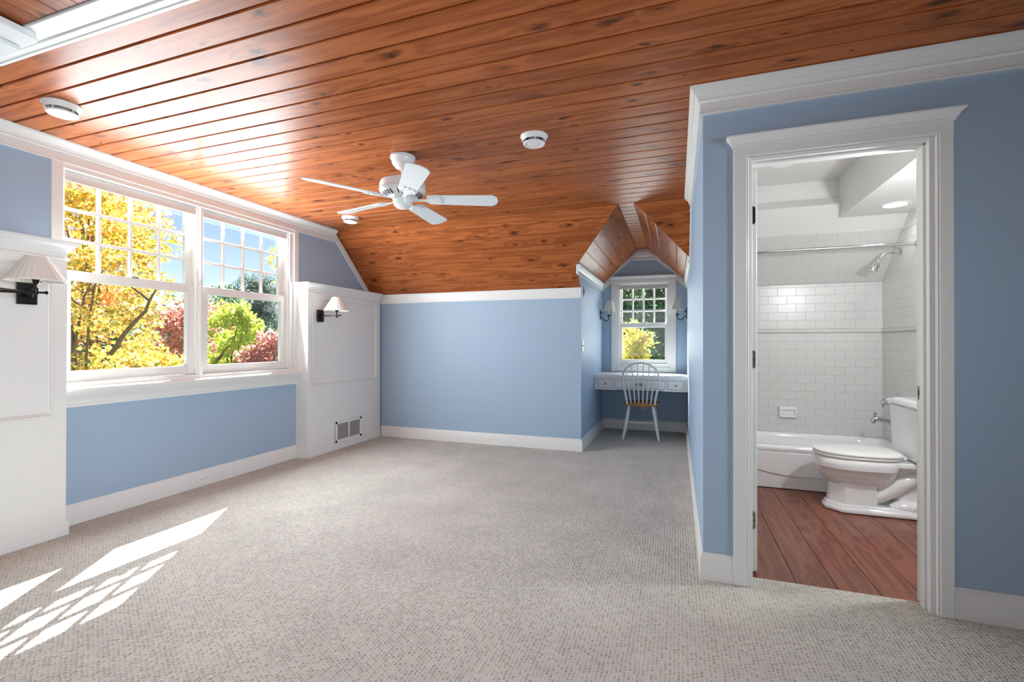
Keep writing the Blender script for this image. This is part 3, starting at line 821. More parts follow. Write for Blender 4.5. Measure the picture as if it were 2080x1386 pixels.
def swing_sconce(label, wall, elbow, post):
    t = thing('swing_arm_sconce', label, 'wall lamp', wall, group='bronze swing arm lamps on the white cabinets')
    W_ = Vector(wall); E_ = Vector(elbow)-W_ if elbow else None; P_ = Vector(post)-W_
    MB().box(0, 0.012, -0.044, 0.044, -0.062, 0.062).box(0.012, 0.016, -0.036, 0.036, -0.054, 0.054).build('backplate', 'bronze', t, bevel=0.003)
    MB().lathe([(0.016, 0.014), (0.016, 0.020), (0.009, 0.024), (0.009, 0.034), (0.013, 0.036), (0.013, 0.044), (0.007, 0.047)], (0, 0, 0), 'x', 16).build('collar', 'bronze', t, smooth=40)
    piv = Vector((0.040, 0, 0))
    MB().lathe([(0.009, -0.020), (0.012, -0.015), (0.012, 0.015), (0.009, 0.020), (0.004, 0.026)], tuple(piv), 'z', 14).build('pivot', 'bronze', t, smooth=40)
    if E_ is not None:
        MB().tube([piv+Vector((0, 0, 0.006)), E_+Vector((0, 0, 0.006))], 0.0055, 10).build('arm', 'bronze', t, smooth=60)
        MB().lathe([(0.006, -0.022), (0.012, -0.016), (0.012, 0.018), (0.006, 0.024)], tuple(E_), 'z', 14).build('elbow', 'bronze', t, smooth=40)
        MB().tube([E_-Vector((0, 0, 0.010)), P_-Vector((0, 0, 0.010))], 0.0068, 10).build('arm', 'bronze', t, smooth=60)
    else:
        MB().tube([piv, P_], 0.0055, 10).build('arm', 'bronze', t, smooth=60)
    dirv = (P_-(E_ if E_ is not None else piv)).normalized()
    MB().tube([P_+Vector((0, 0, -0.010 if E_ is not None else 0)), P_+dirv*0.035+Vector((0, 0, -0.010 if E_ is not None else 0))], [0.006, 0.006], 10).build('finial_rod', 'bronze', t, smooth=60)
    fe = P_+dirv*0.042+Vector((0, 0, -0.010 if E_ is not None else 0))
    MB().lathe([(0.002, -0.010), (0.008, -0.006), (0.010, 0), (0.008, 0.006), (0.002, 0.010)], tuple(fe), 'z', 14).build('finial', 'bronze', t, smooth=60)
    MB().lathe([(0.010, -0.022), (0.012, -0.016), (0.012, 0.010), (0.006, 0.016), (0.006, 0.030), (0.012, 0.034), (0.014, 0.050), (0.017, 0.054), (0.017, 0.070), (0.012, 0.074), (0.012, 0.10)], tuple(P_), 'z', 16).build('socket', 'bronze', t, smooth=40)
    MB().tube([P_+Vector((0.017, 0, 0.045)), P_+Vector((0.040, 0, 0.045))], 0.003, 8).build('switch_key', 'bronze', t)
    pleated_shade('shade', t, tuple(P_+Vector((0, 0, 0.050))), 0.121, 0.045, 0.134)
    return t
swing_sconce('nearest bronze swing arm lamp with pleated shade, arm folded, left edge', (-3.467, 1.587, 1.432), (-3.335, 1.395, 1.432), (-3.225, 1.515, 1.432))
swing_sconce('bronze swing arm lamp with pleated shade on the far panelled cabinet', (-3.467, 3.898, 1.432), None, (-3.262, 3.902, 1.432))

def candle_sconce(label, x, sgn, tilt):
    t = thing('candle_sconce', label, 'wall lamp', (x, 6.27, 1.532), group='black candle lamps in the desk alcove')
    s_ = sgn
    MB().lathe([(0.004, 0.0), (0.034, 0.0), (0.036, s_*0.006), (0.028, s_*0.012), (0.008, s_*0.016)], (0, 0, 0), 'x', 24).build('backplate', 'black', t, smooth=40).scale = (1, 1, 2.0)
    MB().lathe([(0.004, s_*0.01), (0.008, s_*0.018), (0.010, s_*0.026), (0.004, s_*0.032)], (0, 0, 0.022), 'x', 12).build('screw_knob', 'black', t, smooth=60)
    pts = [(s_*0.012, 0, -0.030), (s_*0.030, 0, -0.042), (s_*0.055, 0, -0.070), (s_*0.080, 0, -0.084), (s_*0.103, 0, -0.074), (s_*0.115, 0, -0.045), (s_*0.116, 0, -0.020)]
    MB().tube(pts, 0.0055, 8).build('arm', 'black', t, smooth=60)
    MB().lathe([(0.005, -0.024), (0.030, -0.016), (0.033, -0.012), (0.010, -0.012), (0.012, 0.004), (0.005, 0.006)], (s_*0.116, 0, 0), 'z', 20).build('drip_pan', 'black', t, smooth=40)
    MB().lathe([(0.010, 0.0), (0.010, 0.085)], (s_*0.116, 0, 0), 'z', 14).build('candle_sleeve', 'candle', t, smooth=40)
    sh = pleated_shade('shade', t, (0, 0, 0), 0.074, 0.040, 0.128, 44)
    sh.location = (s_*0.116, 0, 0.052)
    sh.rotation_euler = (0, tilt, 0)
    return t
candle_sconce('black candle lamp with small shade on the left alcove wall', XA, 1, R(9))
candle_sconce('black candle lamp with small shade on the right alcove wall', XP, -1, R(0))

# ------------------------------------------------------------------ ceiling fan
fan = thing('ceiling_fan', 'white five blade ceiling fan hanging from the board ceiling', 'fan', (-1.735, 2.72, ZC))
MB().lathe([(0.070, 0.0), (0.082, -0.002), (0.083, -0.018), (0.076, -0.022), (0.070, -0.052), (0.046, -0.080), (0.020, -0.088), (0.012, -0.088)], (0, 0, 0), 'z', 36).build('canopy', 'fan', fan, smooth=40)
MB().lathe([(0.012, -0.08), (0.012, -0.165)], (0, 0, 0), 'z', 16).build('downrod', 'fan', fan, smooth=40)
mh = MB().lathe([(0.020, -0.150), (0.060, -0.158), (0.120, -0.166), (0.146, -0.178), (0.152, -0.195), (0.150, -0.222), (0.154, -0.226), (0.154, -0.236), (0.148, -0.244), (0.118, -0.262), (0.085, -0.272), (0.060, -0.275)], (0, 0, 0), 'z', 48).build('motor_housing', 'fan', fan, smooth=35)
vsl = None
for i in range(30):
    a = 2*math.pi*i/30
    if i % 6 == 5: continue
    if vsl is None:
        vsl = MB().box(0.096, 0.136, -0.0035, 0.0035, -0.0025, 0.0).build('cooling_slot', 'dark', mh); q = vsl
    else:
        q = vsl.copy(); COL.objects.link(q); q.parent = mh
    q.location = (0, 0, -0.196); q.rotation_euler = (0, 0, a)
    ca, sa = math.cos(a), math.sin(a)
    q.matrix_local = Matrix.Rotation(a, 4, 'Z') @ Matrix.Translation((0.116, 0, -0.2640)) @ Matrix.Rotation(R(-30.5), 4, 'Y') @ Matrix.Translation((-0.116, 0, 0))
MB().lathe([(0.060, -0.270), (0.066, -0.276), (0.066, -0.300), (0.060, -0.312), (0.058, -0.330), (0.040, -0.346), (0.010, -0.350)], (0, 0, 0), 'z', 36).build('switch_cup', 'fan', fan, smooth=40)
for i in range(5):
    a = R(3+72*i)+yaw
    rot = Matrix.Rotation(a, 4, 'Z')
    tilt = Matrix.Rotation(R(-13), 4, 'X')      # right hand edge (seen from the hub) up
    zb = -0.287
    arm = MB()
    arm.prism([(0.045, -0.020), (0.090, -0.012), (0.150, -0.012), (0.185, -0.038), (0.235, -0.050), (0.262, -0.030), (0.250, -0.014), (0.268, 0.0), (0.250, 0.014), (0.262, 0.030), (0.235, 0.050), (0.185, 0.038), (0.150, 0.012), (0.090, 0.012), (0.045, 0.020)], 'z', -0.010, -0.003)
    ao = arm.build('blade_arm', 'fan', fan, bevel=0.002)
    ao.matrix_local = rot @ Matrix.Translation((0, 0, zb)) @ tilt
    pl = [(0.175, -0.056), (0.60, -0.070), (0.628, -0.048), (0.642, 0.0), (0.628, 0.048), (0.60, 0.070), (0.175, 0.056), (0.160, 0.030), (0.160, -0.030)]
    bl = MB().prism(pl, 'z', -0.003, 0.004).build('blade', 'fan', fan, bevel=0.002)
    bl.matrix_local = rot @ Matrix.Translation((0, 0, zb)) @ tilt
    for sx, sy in ((0.205, 0.028), (0.205, -0.028), (0.235, 0.0)):
        MB().lathe([(0.006, -0.0135), (0.006, -0.009)], (sx, sy, 0), 'z', 10).build('arm_screw', 'fan', ao)

# ------------------------------------------------------------------ round ceiling vents
def ceiling_vent(label, x, y):
    t = thing('ceiling_vent', label, 'ceiling vent', (x, y, ZC), group='round white ceiling vents')
    n = 40
    MB().lathe([(0.060, 0.004), (0.083, 0.002), (0.084, -0.004), (0.078, -0.010), (0.072, -0.026), (0.068, -0.030), (0.064, -0.026), (0.062, 0.002)], (0, 0, 0), 'z', n, cap=False).build('ring', 'plastic', t, smooth=40)
    MB().lathe([(0.061, 0.004), (0.061, -0.002)], (0, 0, 0), 'z', n).build('throat', 'dark', t)
    MB().lathe([(0.010, -0.002), (0.030, -0.006), (0.034, -0.030), (0.034, -0.040)], (0, 0, 0), 'z', n).build('core', 'grey', t, smooth=40)
    MB().lathe([(0.030, -0.034), (0.062, -0.040), (0.067, -0.045), (0.062, -0.050), (0.046, -0.050), (0.042, -0.047), (0.036, -0.050), (0.010, -0.053)], (0, 0, 0), 'z', n).build('disc', 'plastic', t, smooth=40)
    for i in range(4):
        a = i*math.pi/2+0.4
        MB().box(-0.003, 0.003, -0.003, 0.003, -0.040, 0.0).build('strut', 'plastic', t, loc=(0.054*math.cos(a), 0.054*math.sin(a), 0))
    return t
ceiling_vent('nearest round ceiling vent above the foreground cabinet', -3.06, 1.54)
ceiling_vent('round ceiling vent to the right of the fan', -0.815, 2.715)
ceiling_vent('small looking round ceiling vent beyond the fan near the slope', -3.07, 3.87)

# ------------------------------------------------------------------ attic hatch at the top left corner
t = thing('attic_hatch', 'white framed attic hatch in the ceiling at upper left', 'hatch', (-2.0, 0.7, ZC-0.002))
ox, oy, oz = -2.0, 0.7, ZC
MB().box(-2.82-ox, -1.2-ox, 1.088-oy, 1.200-oy, -0.020, 0.0).box(-2.82-ox, -1.2-ox, 1.160-oy, 1.190-oy, -0.026, -0.018).box(-2.82-ox, -1.2-ox, 1.186-oy, 1.203-oy, -0.030, 0.0).build('front_casing', 'white', t, bevel=0.003)
MB().prism([(-2.80-ox, 0.2-oy), (-2.40-ox, 0.2-oy), (-2.40-ox, 1.115-oy), (-2.415-ox, 1.135-oy), (-2.44-ox, 1.142-oy), (-2.80-ox, 1.142-oy)], 'z', -0.045, -0.018).build('side_casing', 'fan', t, bevel=0.004)
MB().box(-2.80-ox, -2.52-ox, 0.2-oy, 1.135-oy, -0.058, -0.044).build('side_step', 'fan', t, bevel=0.004)
for i_ in range(9):
    hb = MB().box(-0.44, 0.44, -0.058, 0.058, -0.012, -0.002).build('hatch_board', 'ceil', t, bevel=0.0015, loc=(-2.36+i_*0.118-ox, 0.645-oy, 0))
    hb.rotation_euler = (0, 0, R(90))

# ------------------------------------------------------------------ built-in desk
dk = thing('built_in_desk', 'white built-in desk spanning the dormer alcove', 'desk', (-0.42, 5.837, 0))
ox, oy = -0.42, 5.837
MB().box(XA-ox, XP-ox, 0.0, YA-oy, 0.720, 0.766).build('desk_top', 'desk', dk, bevel=0.004)
ap = MB()
zA0, zA1 = 0.588, 0.720
DR = [(-0.922, -0.737), (-0.715, -0.130), (-0.100, 0.080)]
xs = [XA]+[v for d_ in DR for v in d_]+[XP]
for i in range(0, len(xs), 2):
    ap.box(xs[i]-ox, xs[i+1]-ox, 0.012, 0.034, zA0, zA1)
for a, b in DR:
    ap.box(a-ox, b-ox, 0.012, 0.034, 0.709, zA1).box(a-ox, b-ox, 0.012, 0.034, zA0, 0.604)
ap.box(XA-ox, XP-ox, 0.034, 0.050, zA0, zA1)
ap.box(XA-ox, -0.70-ox, 0.008, 0.6, zA0-0.006, zA0).box(-0.15-ox, XP-ox, 0.008, 0.6, zA0-0.006, zA0)
ap.build('apron', 'desk', dk)
for i, (a, b) in enumerate(DR):
    dw = MB().box(a-ox+0.003, b-ox-0.003, 0.006, 0.030, 0.607, 0.706).build('drawer', 'desk', dk, bevel=0.004)
    cx, cz = (a+b)/2-ox, 0.6565
    if i != 1:
        MB().lathe([(0.010, 0.006), (0.008, 0.002), (0.005, -0.006), (0.008, -0.011), (0.012, -0.016), (0.012, -0.021), (0.007, -0.025)], (cx, 0, cz), 'y', 18).build('knob', 'nickel', dw, smooth=40)
    else:
        MB().prism([(cx-0.062, cz), (cx-0.045, cz+0.010), (cx-0.028, cz+0.022), (cx+0.028, cz+0.022), (cx+0.045, cz+0.010), (cx+0.062, cz), (cx+0.045, cz-0.010), (cx+0.028, cz-0.004), (cx, cz-0.010), (cx-0.028, cz-0.004), (cx-0.045, cz-0.010)], 'y', 0.003, 0.0065).build('pull_plate', 'nickel', dw, bevel=0.001)
        MB().tube([(cx-0.030, 0.004, cz+0.006), (cx-0.030, -0.010, cz+0.002), (cx-0.022, -0.014, cz-0.014), (cx+0.022, -0.014, cz-0.014), (cx+0.030, -0.010, cz+0.002), (cx+0.030, 0.004, cz+0.006)], 0.0035, 8).build('bail', 'black', dw, smooth=60)

# ------------------------------------------------------------------ windsor chair
ch = thing('windsor_chair', 'white spindle back chair with honey wood seat pushed up to the desk', 'chair', (-0.412, 5.97, 0), R(2))
def ring_seat(z, g):
    out = []
    for i in range(32):
        a = 2*math.pi*i/32
        c, s_ = math.cos(a), math.sin(a)
        wx = 0.213*(1+0.06*s_)+g
        wy = 0.205+g
        e = 0.75
        out.append((wx*abs(c)**e*(1 if c > 0 else -1), wy*abs(s_)**e*(1 if s_ > 0 else -1), z))
    return out
MB().loft([ring_seat(0.396, -0.030), ring_seat(0.400, -0.012), ring_seat(0.412, 0.0), ring_seat(0.428, 0.0), ring_seat(0.436, -0.010), ring_seat(0.432, -0.06), ring_seat(0.428, -0.12)]).build('seat', 'seatwood', ch, smooth=50)
def turned(p0, p1, parent, name, prof, m='desk'):
    p0, p1 = Vector(p0), Vector(p1)
    n = len(prof)
    pts = [p0.lerp(p1, t_) for t_, r in prof]
    return MB().tube(pts, [r for t_, r in prof], 12).build(name, m, parent, smooth=50)
LEG = [(0, 0.013), (0.08, 0.013), (0.16, 0.019), (0.24, 0.021), (0.32, 0.015), (0.36, 0.017), (0.42, 0.020), (0.55, 0.021), (0.68, 0.017), (0.72, 0.016), (0.8, 0.018), (0.9, 0.015), (1.0, 0.011)]
feet = {}
for sx in (-1, 1):
    for sy, tx, ty, bx, by in ((-1, 0.135, -0.135, 0.207, -0.215), (1, 0.150, 0.135, 0.200, 0.205)):
        a, b = Vector((sx*tx, ty, 0.402)), Vector((sx*bx, by, 0.0))
        turned(a, b, ch, 'leg', LEG)
        feet[(sx, sy)] = (a, b)
ST = [(0, 0.008), (0.2, 0.010), (0.5, 0.015), (0.8, 0.010), (1, 0.008)]
mids = []
for sx in (-1, 1):
    p = feet[(sx, -1)][0].lerp(feet[(sx, -1)][1], 0.55); q = feet[(sx, 1)][0].lerp(feet[(sx, 1)][1], 0.55)
    turned(p, q, ch, 'stretcher', ST)
    mids.append(p.lerp(q, 0.45))
turned(mids[0], mids[1], ch, 'stretcher', ST)
def back(xf_, h):       # point on the leaning back plane: height above the seat h
    return Vector((xf_, -0.172-0.20*h, 0.425+h))
bow = []
prof = [(-0.158, 0.0), (-0.172, 0.09), (-0.190, 0.18), (-0.206, 0.26), (-0.207, 0.33), (-0.185, 0.405), (-0.140, 0.455), (-0.075, 0.488), (0.0, 0.498)]
pr = prof+[(-x_, h_) for x_, h_ in prof[::-1][1:]]
def smooth_path(P, n=4):
    out = []
    for i in range(len(P)-1):
        p0, p1, p2, p3 = [Vector(P[max(0, min(len(P)-1, j))]) for j in (i-1, i, i+1, i+2)]
        for k_ in range(n):
            t_ = k_/n
            out.append(0.5*((2*p1)+(p2-p0)*t_+(2*p0-5*p1+4*p2-p3)*t_*t_+(3*p1-p0-3*p2+p3)*t_**3))
    out.append(Vector(P[-1]))
    return out
MB().tube([back(p[0], p[1]) for p in smooth_path(pr)], 0.0125, 10).build('back_bow', 'desk', ch, smooth=60)
def bow_h(x_):
    q = [p for p in pr if True]
    for i in range(len(q)-1):
        if q[i][1] > 0.3 and q[i][0] <= x_ <= q[i+1][0]:
            t_ = (x_-q[i][0])/(q[i+1][0]-q[i][0]); return q[i][1]+t_*(q[i+1][1]-q[i][1])
    return 0.36
for i in range(6):
    u = (i-2.5)/2.5
    x0, x1 = u*0.110, u*0.168
    turned(back(x0, -0.01), back(x1, bow_h(x1)), ch, 'spindle', [(0, 0.007), (0.2, 0.0085), (0.45, 0.009), (0.7, 0.007), (1, 0.005)])

# ------------------------------------------------------------------ bathroom shell
wl = struct('wall_bath_back', MB().box(BX0-0.1, BX1+0.1, BYT, BYT+0.12, -0.1, 1.72), 'grout', 'white subway tiled wall behind the bathtub')
wsl = MB()
bs = Vector((0, -0.474, 0.474)).normalized()
slab(wsl, [(BX0-0.1, -0.06), (BX1+0.1, -0.06), (BX1+0.1, 0.80), (BX0-0.1, 0.80)], (0, BYT, 1.70), (1, 0, 0), bs, 0.0, 0.10)
wsl = struct('wall_bath_slope', wsl, 'bathpaint', 'white tiled slope above the bathtub wall')
wr = struct('wall_bath_right', MB().box(BX1, BX1+0.1, BY0, BYT+0.1, -0.1, 2.6), 'bathpaint', 'white end wall with the bathtub fittings')
struct('wall_bath_left', MB().box(BX0-0.001, BX0+0.004, BY0, BYT+0.1, -0.1, 2.6), 'bathpaint', 'white bathroom side of the partition')
struct('wall_bath_front', MB().box(BX0, DX0-0.02, BY0+0.001, BY0+0.006, 0, 2.6).box(DX1+0.02, BX1, BY0+0.001, BY0+0.006, 0, 2.6).box(BX0, BX1, BY0+0.001, BY0+0.006, DZ+0.02, 2.6), 'bathpaint', 'white bathroom side of the doorway wall')
mb = MB().box(BX0-0.1, 1.26, BY0-0.05, 4.5, 2.49, 2.60).box(1.24, BX1+0.1, BY0-0.05, 4.456, 2.174, 2.60).box(BX0-0.1, 1.26, 4.456, 4.56, 2.174, 2.60)
struct('ceiling_bathroom', mb, 'bathpaint', 'white bathroom ceiling with a raised well and lower soffit')
TP, TW = 0.0762, 0.1524
def tile_rows(wall, o, ua, va, u0, u1, rows, first):
    for r_ in range(len(rows)):
        v0, v1 = rows[r_]
        u = u0-((first+r_) % 2)*TW/2
        while u < u1-0.01:
            a, b = max(u, u0), min(u+TW, u1)
            if b-a > 0.012:
                piece('tile', [(a+0.0009, v0+0.0009), (b-0.0009, v0+0.0009), (b-0.0009, v1-0.0009), (a+0.0009, v1-0.0009)], o, ua, va, 'tile', wall, 0.006, 0.0010)
            u += TW
rowsA = [(1.250-TP*(i+1), 1.250-TP*i) for i in range(13)]
rowsB = [(1.290+TP*i, min(1.290+TP*(i+1), 1.694)) for i in range(6) if 1.290+TP*i < 1.68]
rowsC = [(0.004+TP*i, 0.004+TP*(i+1)) for i in range(7)]
XT0 = 0.5015
tile_rows(wl, (0, BYT-0.006, 0), (1, 0, 0), (0, 0, 1), XT0, BX1-0.006, rowsA, 0)
tile_rows(wl, (0, BYT-0.006, 0), (1, 0, 0), (0, 0, 1), XT0, BX1-0.006, rowsB, 1)
MB().box(BX0, BX1, BYT-0.0046, BYT+0.001, 0.2, 1.70).build('grout_bed', 'grout', wl)
# bullnose rail round the tiles
prf = [(0.0, 1.252), (0.010, 1.254), (0.016, 1.262), (0.016, 1.272), (0.012, 1.278), (0.016, 1.282), (0.010, 1.288), (0.0, 1.289)]
tile_rows(wsl, Vector((0, BYT, 1.70))+Vector((0, -0.707, -0.707))*0.006, (1, 0, 0), bs, XT0, BX1-0.006, rowsC, 0)
g = MB(); slab(g, [(BX0, 0.0), (BX1, 0.0), (BX1, 0.535), (BX0, 0.535)], (0, BYT-0.0032, 1.70-0.0032), (1, 0, 0), bs, 0.0, 0.008)
g.build('grout_bed', 'grout', wsl)
MB().sweep([(XT0, BYT-0.004), (BX1, BYT-0.004)], prf, -1).build('tile_rail', 'tile', wl, smooth=50)
tile_rows(wr, (BX1-0.006, 0, 0), (0, -1, 0), (0, 0, 1), -BYT+0.006, -4.12, rowsA, 1)
tile_rows(wr, (BX1-0.006, 0, 0), (0, -1, 0), (0, 0, 1), -BYT+0.006, -4.12, [(1.290+TP*i, 1.290+TP*(i+1)) for i in range(10)], 0)
MB().box(BX1-0.0046, BX1+0.001, 4.10, BYT, -0.02, 2.06).build('grout_bed', 'grout', wr)
MB().sweep([(BX1-0.004, BYT), (BX1-0.004, 4.12)], prf, -1).build('tile_rail', 'tile', wr, smooth=50)

# ------------------------------------------------------------------ bathroom fittings
def rrect(x0, x1, y0, y1, z, n=48, e=5.0):
    cx, cy, a, b = (x0+x1)/2, (y0+y1)/2, (x1-x0)/2, (y1-y0)/2
    out = []
    for i in range(n):
        t_ = 2*math.pi*(i+0.5)/n
        c, s_ = math.cos(t_), math.sin(t_)
        out.append((cx+a*abs(c)**(2/e)*(1 if c > 0 else -1), cy+b*abs(s_)**(2/e)*(1 if s_ > 0 else -1), z))
    return out
bt = thing('bathtub', 'white alcove bathtub along the tiled back wall', 'bathtub', (0.97, 4.58, 0))
ox, oy = 0.97, 4.58
tx0, tx1, ty0, ty1 = BX0+0.006, BX1-0.007, 4.235, BYT-0.007
L_ = lambda x0, x1, y0, y1, z, e=5.0: [(p[0]-ox, p[1]-oy, p[2]) for p in rrect(x0, x1, y0, y1, z, 72, e)]
MB().loft([L_(tx0, tx1, ty0+0.012, ty1, 0.285, 40), L_(tx0, tx1, ty0+0.004, ty1, 0.300, 40), L_(tx0, tx1, ty0, ty1, 0.315, 40), L_(tx0, tx1, ty0+0.003, ty1, 0.328, 40), L_(tx0, tx1, ty0+0.012, ty1, 0.336, 40),
           L_(tx0+0.05, tx1-0.05, ty0+0.075, ty1-0.035, 0.340, 9), L_(tx0+0.062, tx1-0.062, ty0+0.088, ty1-0.047, 0.332, 7), L_(tx0+0.07, tx1-0.075, ty0+0.096, ty1-0.054, 0.30, 6), L_(tx0+0.13, tx1-0.10, ty0+0.12, ty1-0.075, 0.12, 5), L_(tx0+0.20, tx1-0.16, ty0+0.17, ty1-0.12, 0.075, 4)], False, True).build('basin', 'porcelain', bt, smooth=50)
MB().box(tx0-ox, tx1-ox, ty0+0.016-oy, ty0+0.05-oy, 0.0, 0.292).build('apron', 'porcelain', bt)
wav = [(tx0-ox, 0.286)]+[(tx1-ox, 0.286), (tx1-ox, 0.100), (0.86-ox, 0.100), (0.78-ox, 0.104), (0.70-ox, 0.118), (0.62-ox, 0.135), (0.50-ox, 0.140), (tx0-ox, 0.140)]
MB().prism(wav, 'y', ty0+0.004-oy, ty0+0.02-oy).build('apron_panel', 'porcelain', bt, bevel=0.005, seg=2)
MB().lathe([(0.002, 0.0), (0.024, 0.0), (0.026, -0.004), (0.020, -0.008), (0.002, -0.009)], (tx1-0.075-ox, 4.60-oy, 0.24), 'x', 20).build('overflow_plate', 'chrome', bt, smooth=40)

sd = thing('soap_dish', 'white ceramic soap dish on the tiled wall', 'soap dish', (0.965, BYT-0.006, 0.525))
MB().loft([[(p[0], yv, p[1]) for p in pts] for yv, pts in [(0.0, [(-0.076, -0.050), (0.076, -0.050), (0.076, 0.050), (-0.076, 0.050)]), (-0.030, [(-0.074, -0.048), (0.074, -0.048), (0.070, 0.040), (-0.070, 0.040)]), (-0.038, [(-0.066, -0.044), (0.066, -0.044), (0.060, 0.030), (-0.060, 0.030)]), (-0.036, [(-0.056, -0.034), (0.056, -0.034), (0.052, 0.024), (-0.052, 0.024)]), (-0.012, [(-0.048, -0.024), (0.048, -0.024), (0.044, 0.020), (-0.044, 0.020)])]]).build('dish_body', 'porcelain', sd, bevel=0.004, seg=2, smooth=50)
MB().box(-0.040, 0.040, -0.034, -0.010, -0.030, -0.026).build('tray_rib', 'porcelain', sd, bevel=0.001)

rd = thing('shower_rod', 'chrome shower curtain rod above the bathtub', 'shower rod', (0.97, 4.30, 1.905))
MB().lathe([(0.0125, BX0-0.97), (0.0125, BX1-0.006-0.97)], (0, 0, 0), 'x', 18).build('rod', 'chrome', rd, smooth=40)
for q, s_ in ((BX0-0.97+0.004, 1), (BX1-0.006-0.97, -1)):
    MB().lathe([(0.026, q), (0.024, q+s_*0.006), (0.016, q+s_*0.014)], (0, 0, 0), 'x', 20).build('end_flange', 'chrome', rd, smooth=40)

sh = thing('shower_fixture', 'chrome shower head on a bent arm high on the end wall', 'shower head', (BX1-0.006, 4.57, 1.895))
MB().lathe([(0.006, 0.0), (0.030, 0.0), (0.030, -0.004), (0.022, -0.010), (0.010, -0.012)], (0, 0, 0), 'x', 22).build('flange', 'chrome', sh, smooth=40)
MB().tube([(0, 0, 0), (-0.06, 0, 0.004), (-0.10, 0, -0.006), (-0.125, 0, -0.030), (-0.15, 0, -0.070)], 0.0095, 12).build('arm', 'chrome', sh, smooth=60)
hd = MB().lathe([(0.012, 0.0), (0.016, -0.010), (0.013, -0.020), (0.022, -0.030), (0.036, -0.070), (0.040, -0.088), (0.038, -0.096), (0.010, -0.094)], (0, 0, 0), 'z', 26).build('spray_head', 'chrome', sh, smooth=40)
hd.location = (-0.148, 0, -0.066); hd.rotation_euler = (0, R(32), 0)
MB().lathe([(0.006, 0.0), (0.009, 0.004), (0.009, 0.018), (0.006, 0.024)], (0, 0, 0), 'y', 12).build('spray_lever', 'chrome', sh, smooth=40, loc=(-0.150, -0.050, -0.115))

vv = thing('shower_valve', 'chrome shower valve with cross handle on the end wall', 'valve', (BX1-0.006, 4.62, 0.672))
MB().lathe([(0.010, 0.0), (0.078, 0.0), (0.078, -0.004), (0.070, -0.009), (0.024, -0.014), (0.022, -0.014)], (0, 0, 0), 'x', 30).build('escutcheon', 'chrome', vv, smooth=40)
MB().lathe([(0.024, -0.010), (0.024, -0.046), (0.018, -0.050), (0.015, -0.075), (0.011, -0.090), (0.014, -0.098), (0.014, -0.112), (0.008, -0.120)], (0, 0, 0), 'x', 20).build('stem', 'chrome', vv, smooth=40)
for a in (0.3, 0.3+math.pi/2):
    dv = Vector((0, math.cos(a), math.sin(a)))
    MB().tube([Vector((-0.104, 0, 0))+dv*q for q in (-0.036, -0.030, -0.012, 0.012, 0.030, 0.036)], [0.007, 0.008, 0.0045, 0.0045, 0.008, 0.007], 10).build('cross_bar', 'chrome', vv, smooth=50)
MB().lathe([(0.003, -0.006), (0.010, -0.010), (0.010, -0.030), (0.015, -0.034), (0.015, -0.044), (0.006, -0.048)], (0, -0.062, -0.058), 'x', 14).build('diverter', 'chrome', vv, smooth=40)

sp = thing('tub_spout', 'chrome bathtub spout with a lift knob', 'faucet', (BX1-0.006, 4.585, 0.505))
MB().tube([(0, 0, -0.006), (-0.012, 0, -0.004), (-0.05, 0, 0.010), (-0.10, 0, 0.028), (-0.150, 0, 0.040), (-0.178, 0, 0.036), (-0.184, 0, 0.018), (-0.184, 0, 0.004)], [0.034, 0.031, 0.022, 0.018, 0.017, 0.018, 0.018, 0.017], 16).build('spout_body', 'chrome', sp, smooth=60)
MB().lathe([(0.006, 0.045), (0.007, 0.062), (0.014, 0.078), (0.016, 0.086), (0.006, 0.090)], (-0.174, 0, 0), 'z', 14).build('lift_knob', 'chrome', sp, smooth=40)

# toilet, facing left, tank against the end wall
tl = thing('toilet', 'white two piece toilet with closed lid beside the bathtub', 'toilet', (1.30, 3.90, 0))
cxx = 1.30
def oval(xf_, xb, b, z, n=40, e=2.3):
    """x from xf_ (front) to xb (back), half width b"""
    out = []
    xm = xf_+(xb-xf_)*0.52
    for i in range(n):
        t_ = 2*math.pi*i/n
        c, s_ = math.cos(t_), math.sin(t_)
        a = (xm-xf_) if c < 0 else (xb-xm)
        ee = e if c < 0 else e+0.8
        out.append((xm+a*abs(c)**(2/ee)*(1 if c > 0 else -1)-cxx, b*abs(s_)**(2/ee)*(1 if s_ > 0 else -1), z))
    return out
def octo(xf_, xb, b, ch_, z):
    return [(p[0]-cxx, p[1], z) for p in [(xf_, -b+ch_), (xf_+ch_, -b), (xb, -b), (xb, b), (xf_+ch_, b), (xf_, b-ch_)]]
MB().loft([octo(0.985, 1.66, 0.128, 0.085, 0.0), octo(0.985, 1.66, 0.128, 0.085, 0.022), octo(0.993, 1.66, 0.120, 0.082, 0.028), octo(0.996, 1.66, 0.116, 0.08, 0.045), octo(1.008, 1.655, 0.108, 0.076, 0.055)]).build('foot', 'porcelain', tl, bevel=0.004, seg=2, smooth=40)
MB().loft([octo(1.010, 1.275, 0.106, 0.076, 0.05), octo(1.018, 1.275, 0.098, 0.072, 0.12), octo(1.022, 1.275, 0.096, 0.07, 0.23)]).build('pedestal', 'porcelain', tl, bevel=0.005, seg=2, smooth=40)
MB().loft([oval(1.03, 1.36, 0.075, 0.165), oval(1.005, 1.37, 0.100, 0.195), oval(0.965, 1.385, 0.140, 0.232), oval(0.945, 1.40, 0.165, 0.265), oval(0.937, 1.41, 0.176, 0.300), oval(0.929, 1.415, 0.184, 0.304), oval(0.925, 1.42, 0.188, 0.330), oval(0.928, 1.42, 0.187, 0.362), oval(0.940, 1.41, 0.178, 0.370)]).build('bowl', 'porcelain', tl, smooth=50)
MB().box(1.36-cxx, 1.665-cxx, -0.150, 0.150, 0.330, 0.366).build('deck', 'porcelain', tl, bevel=0.008, seg=3, smooth=50)
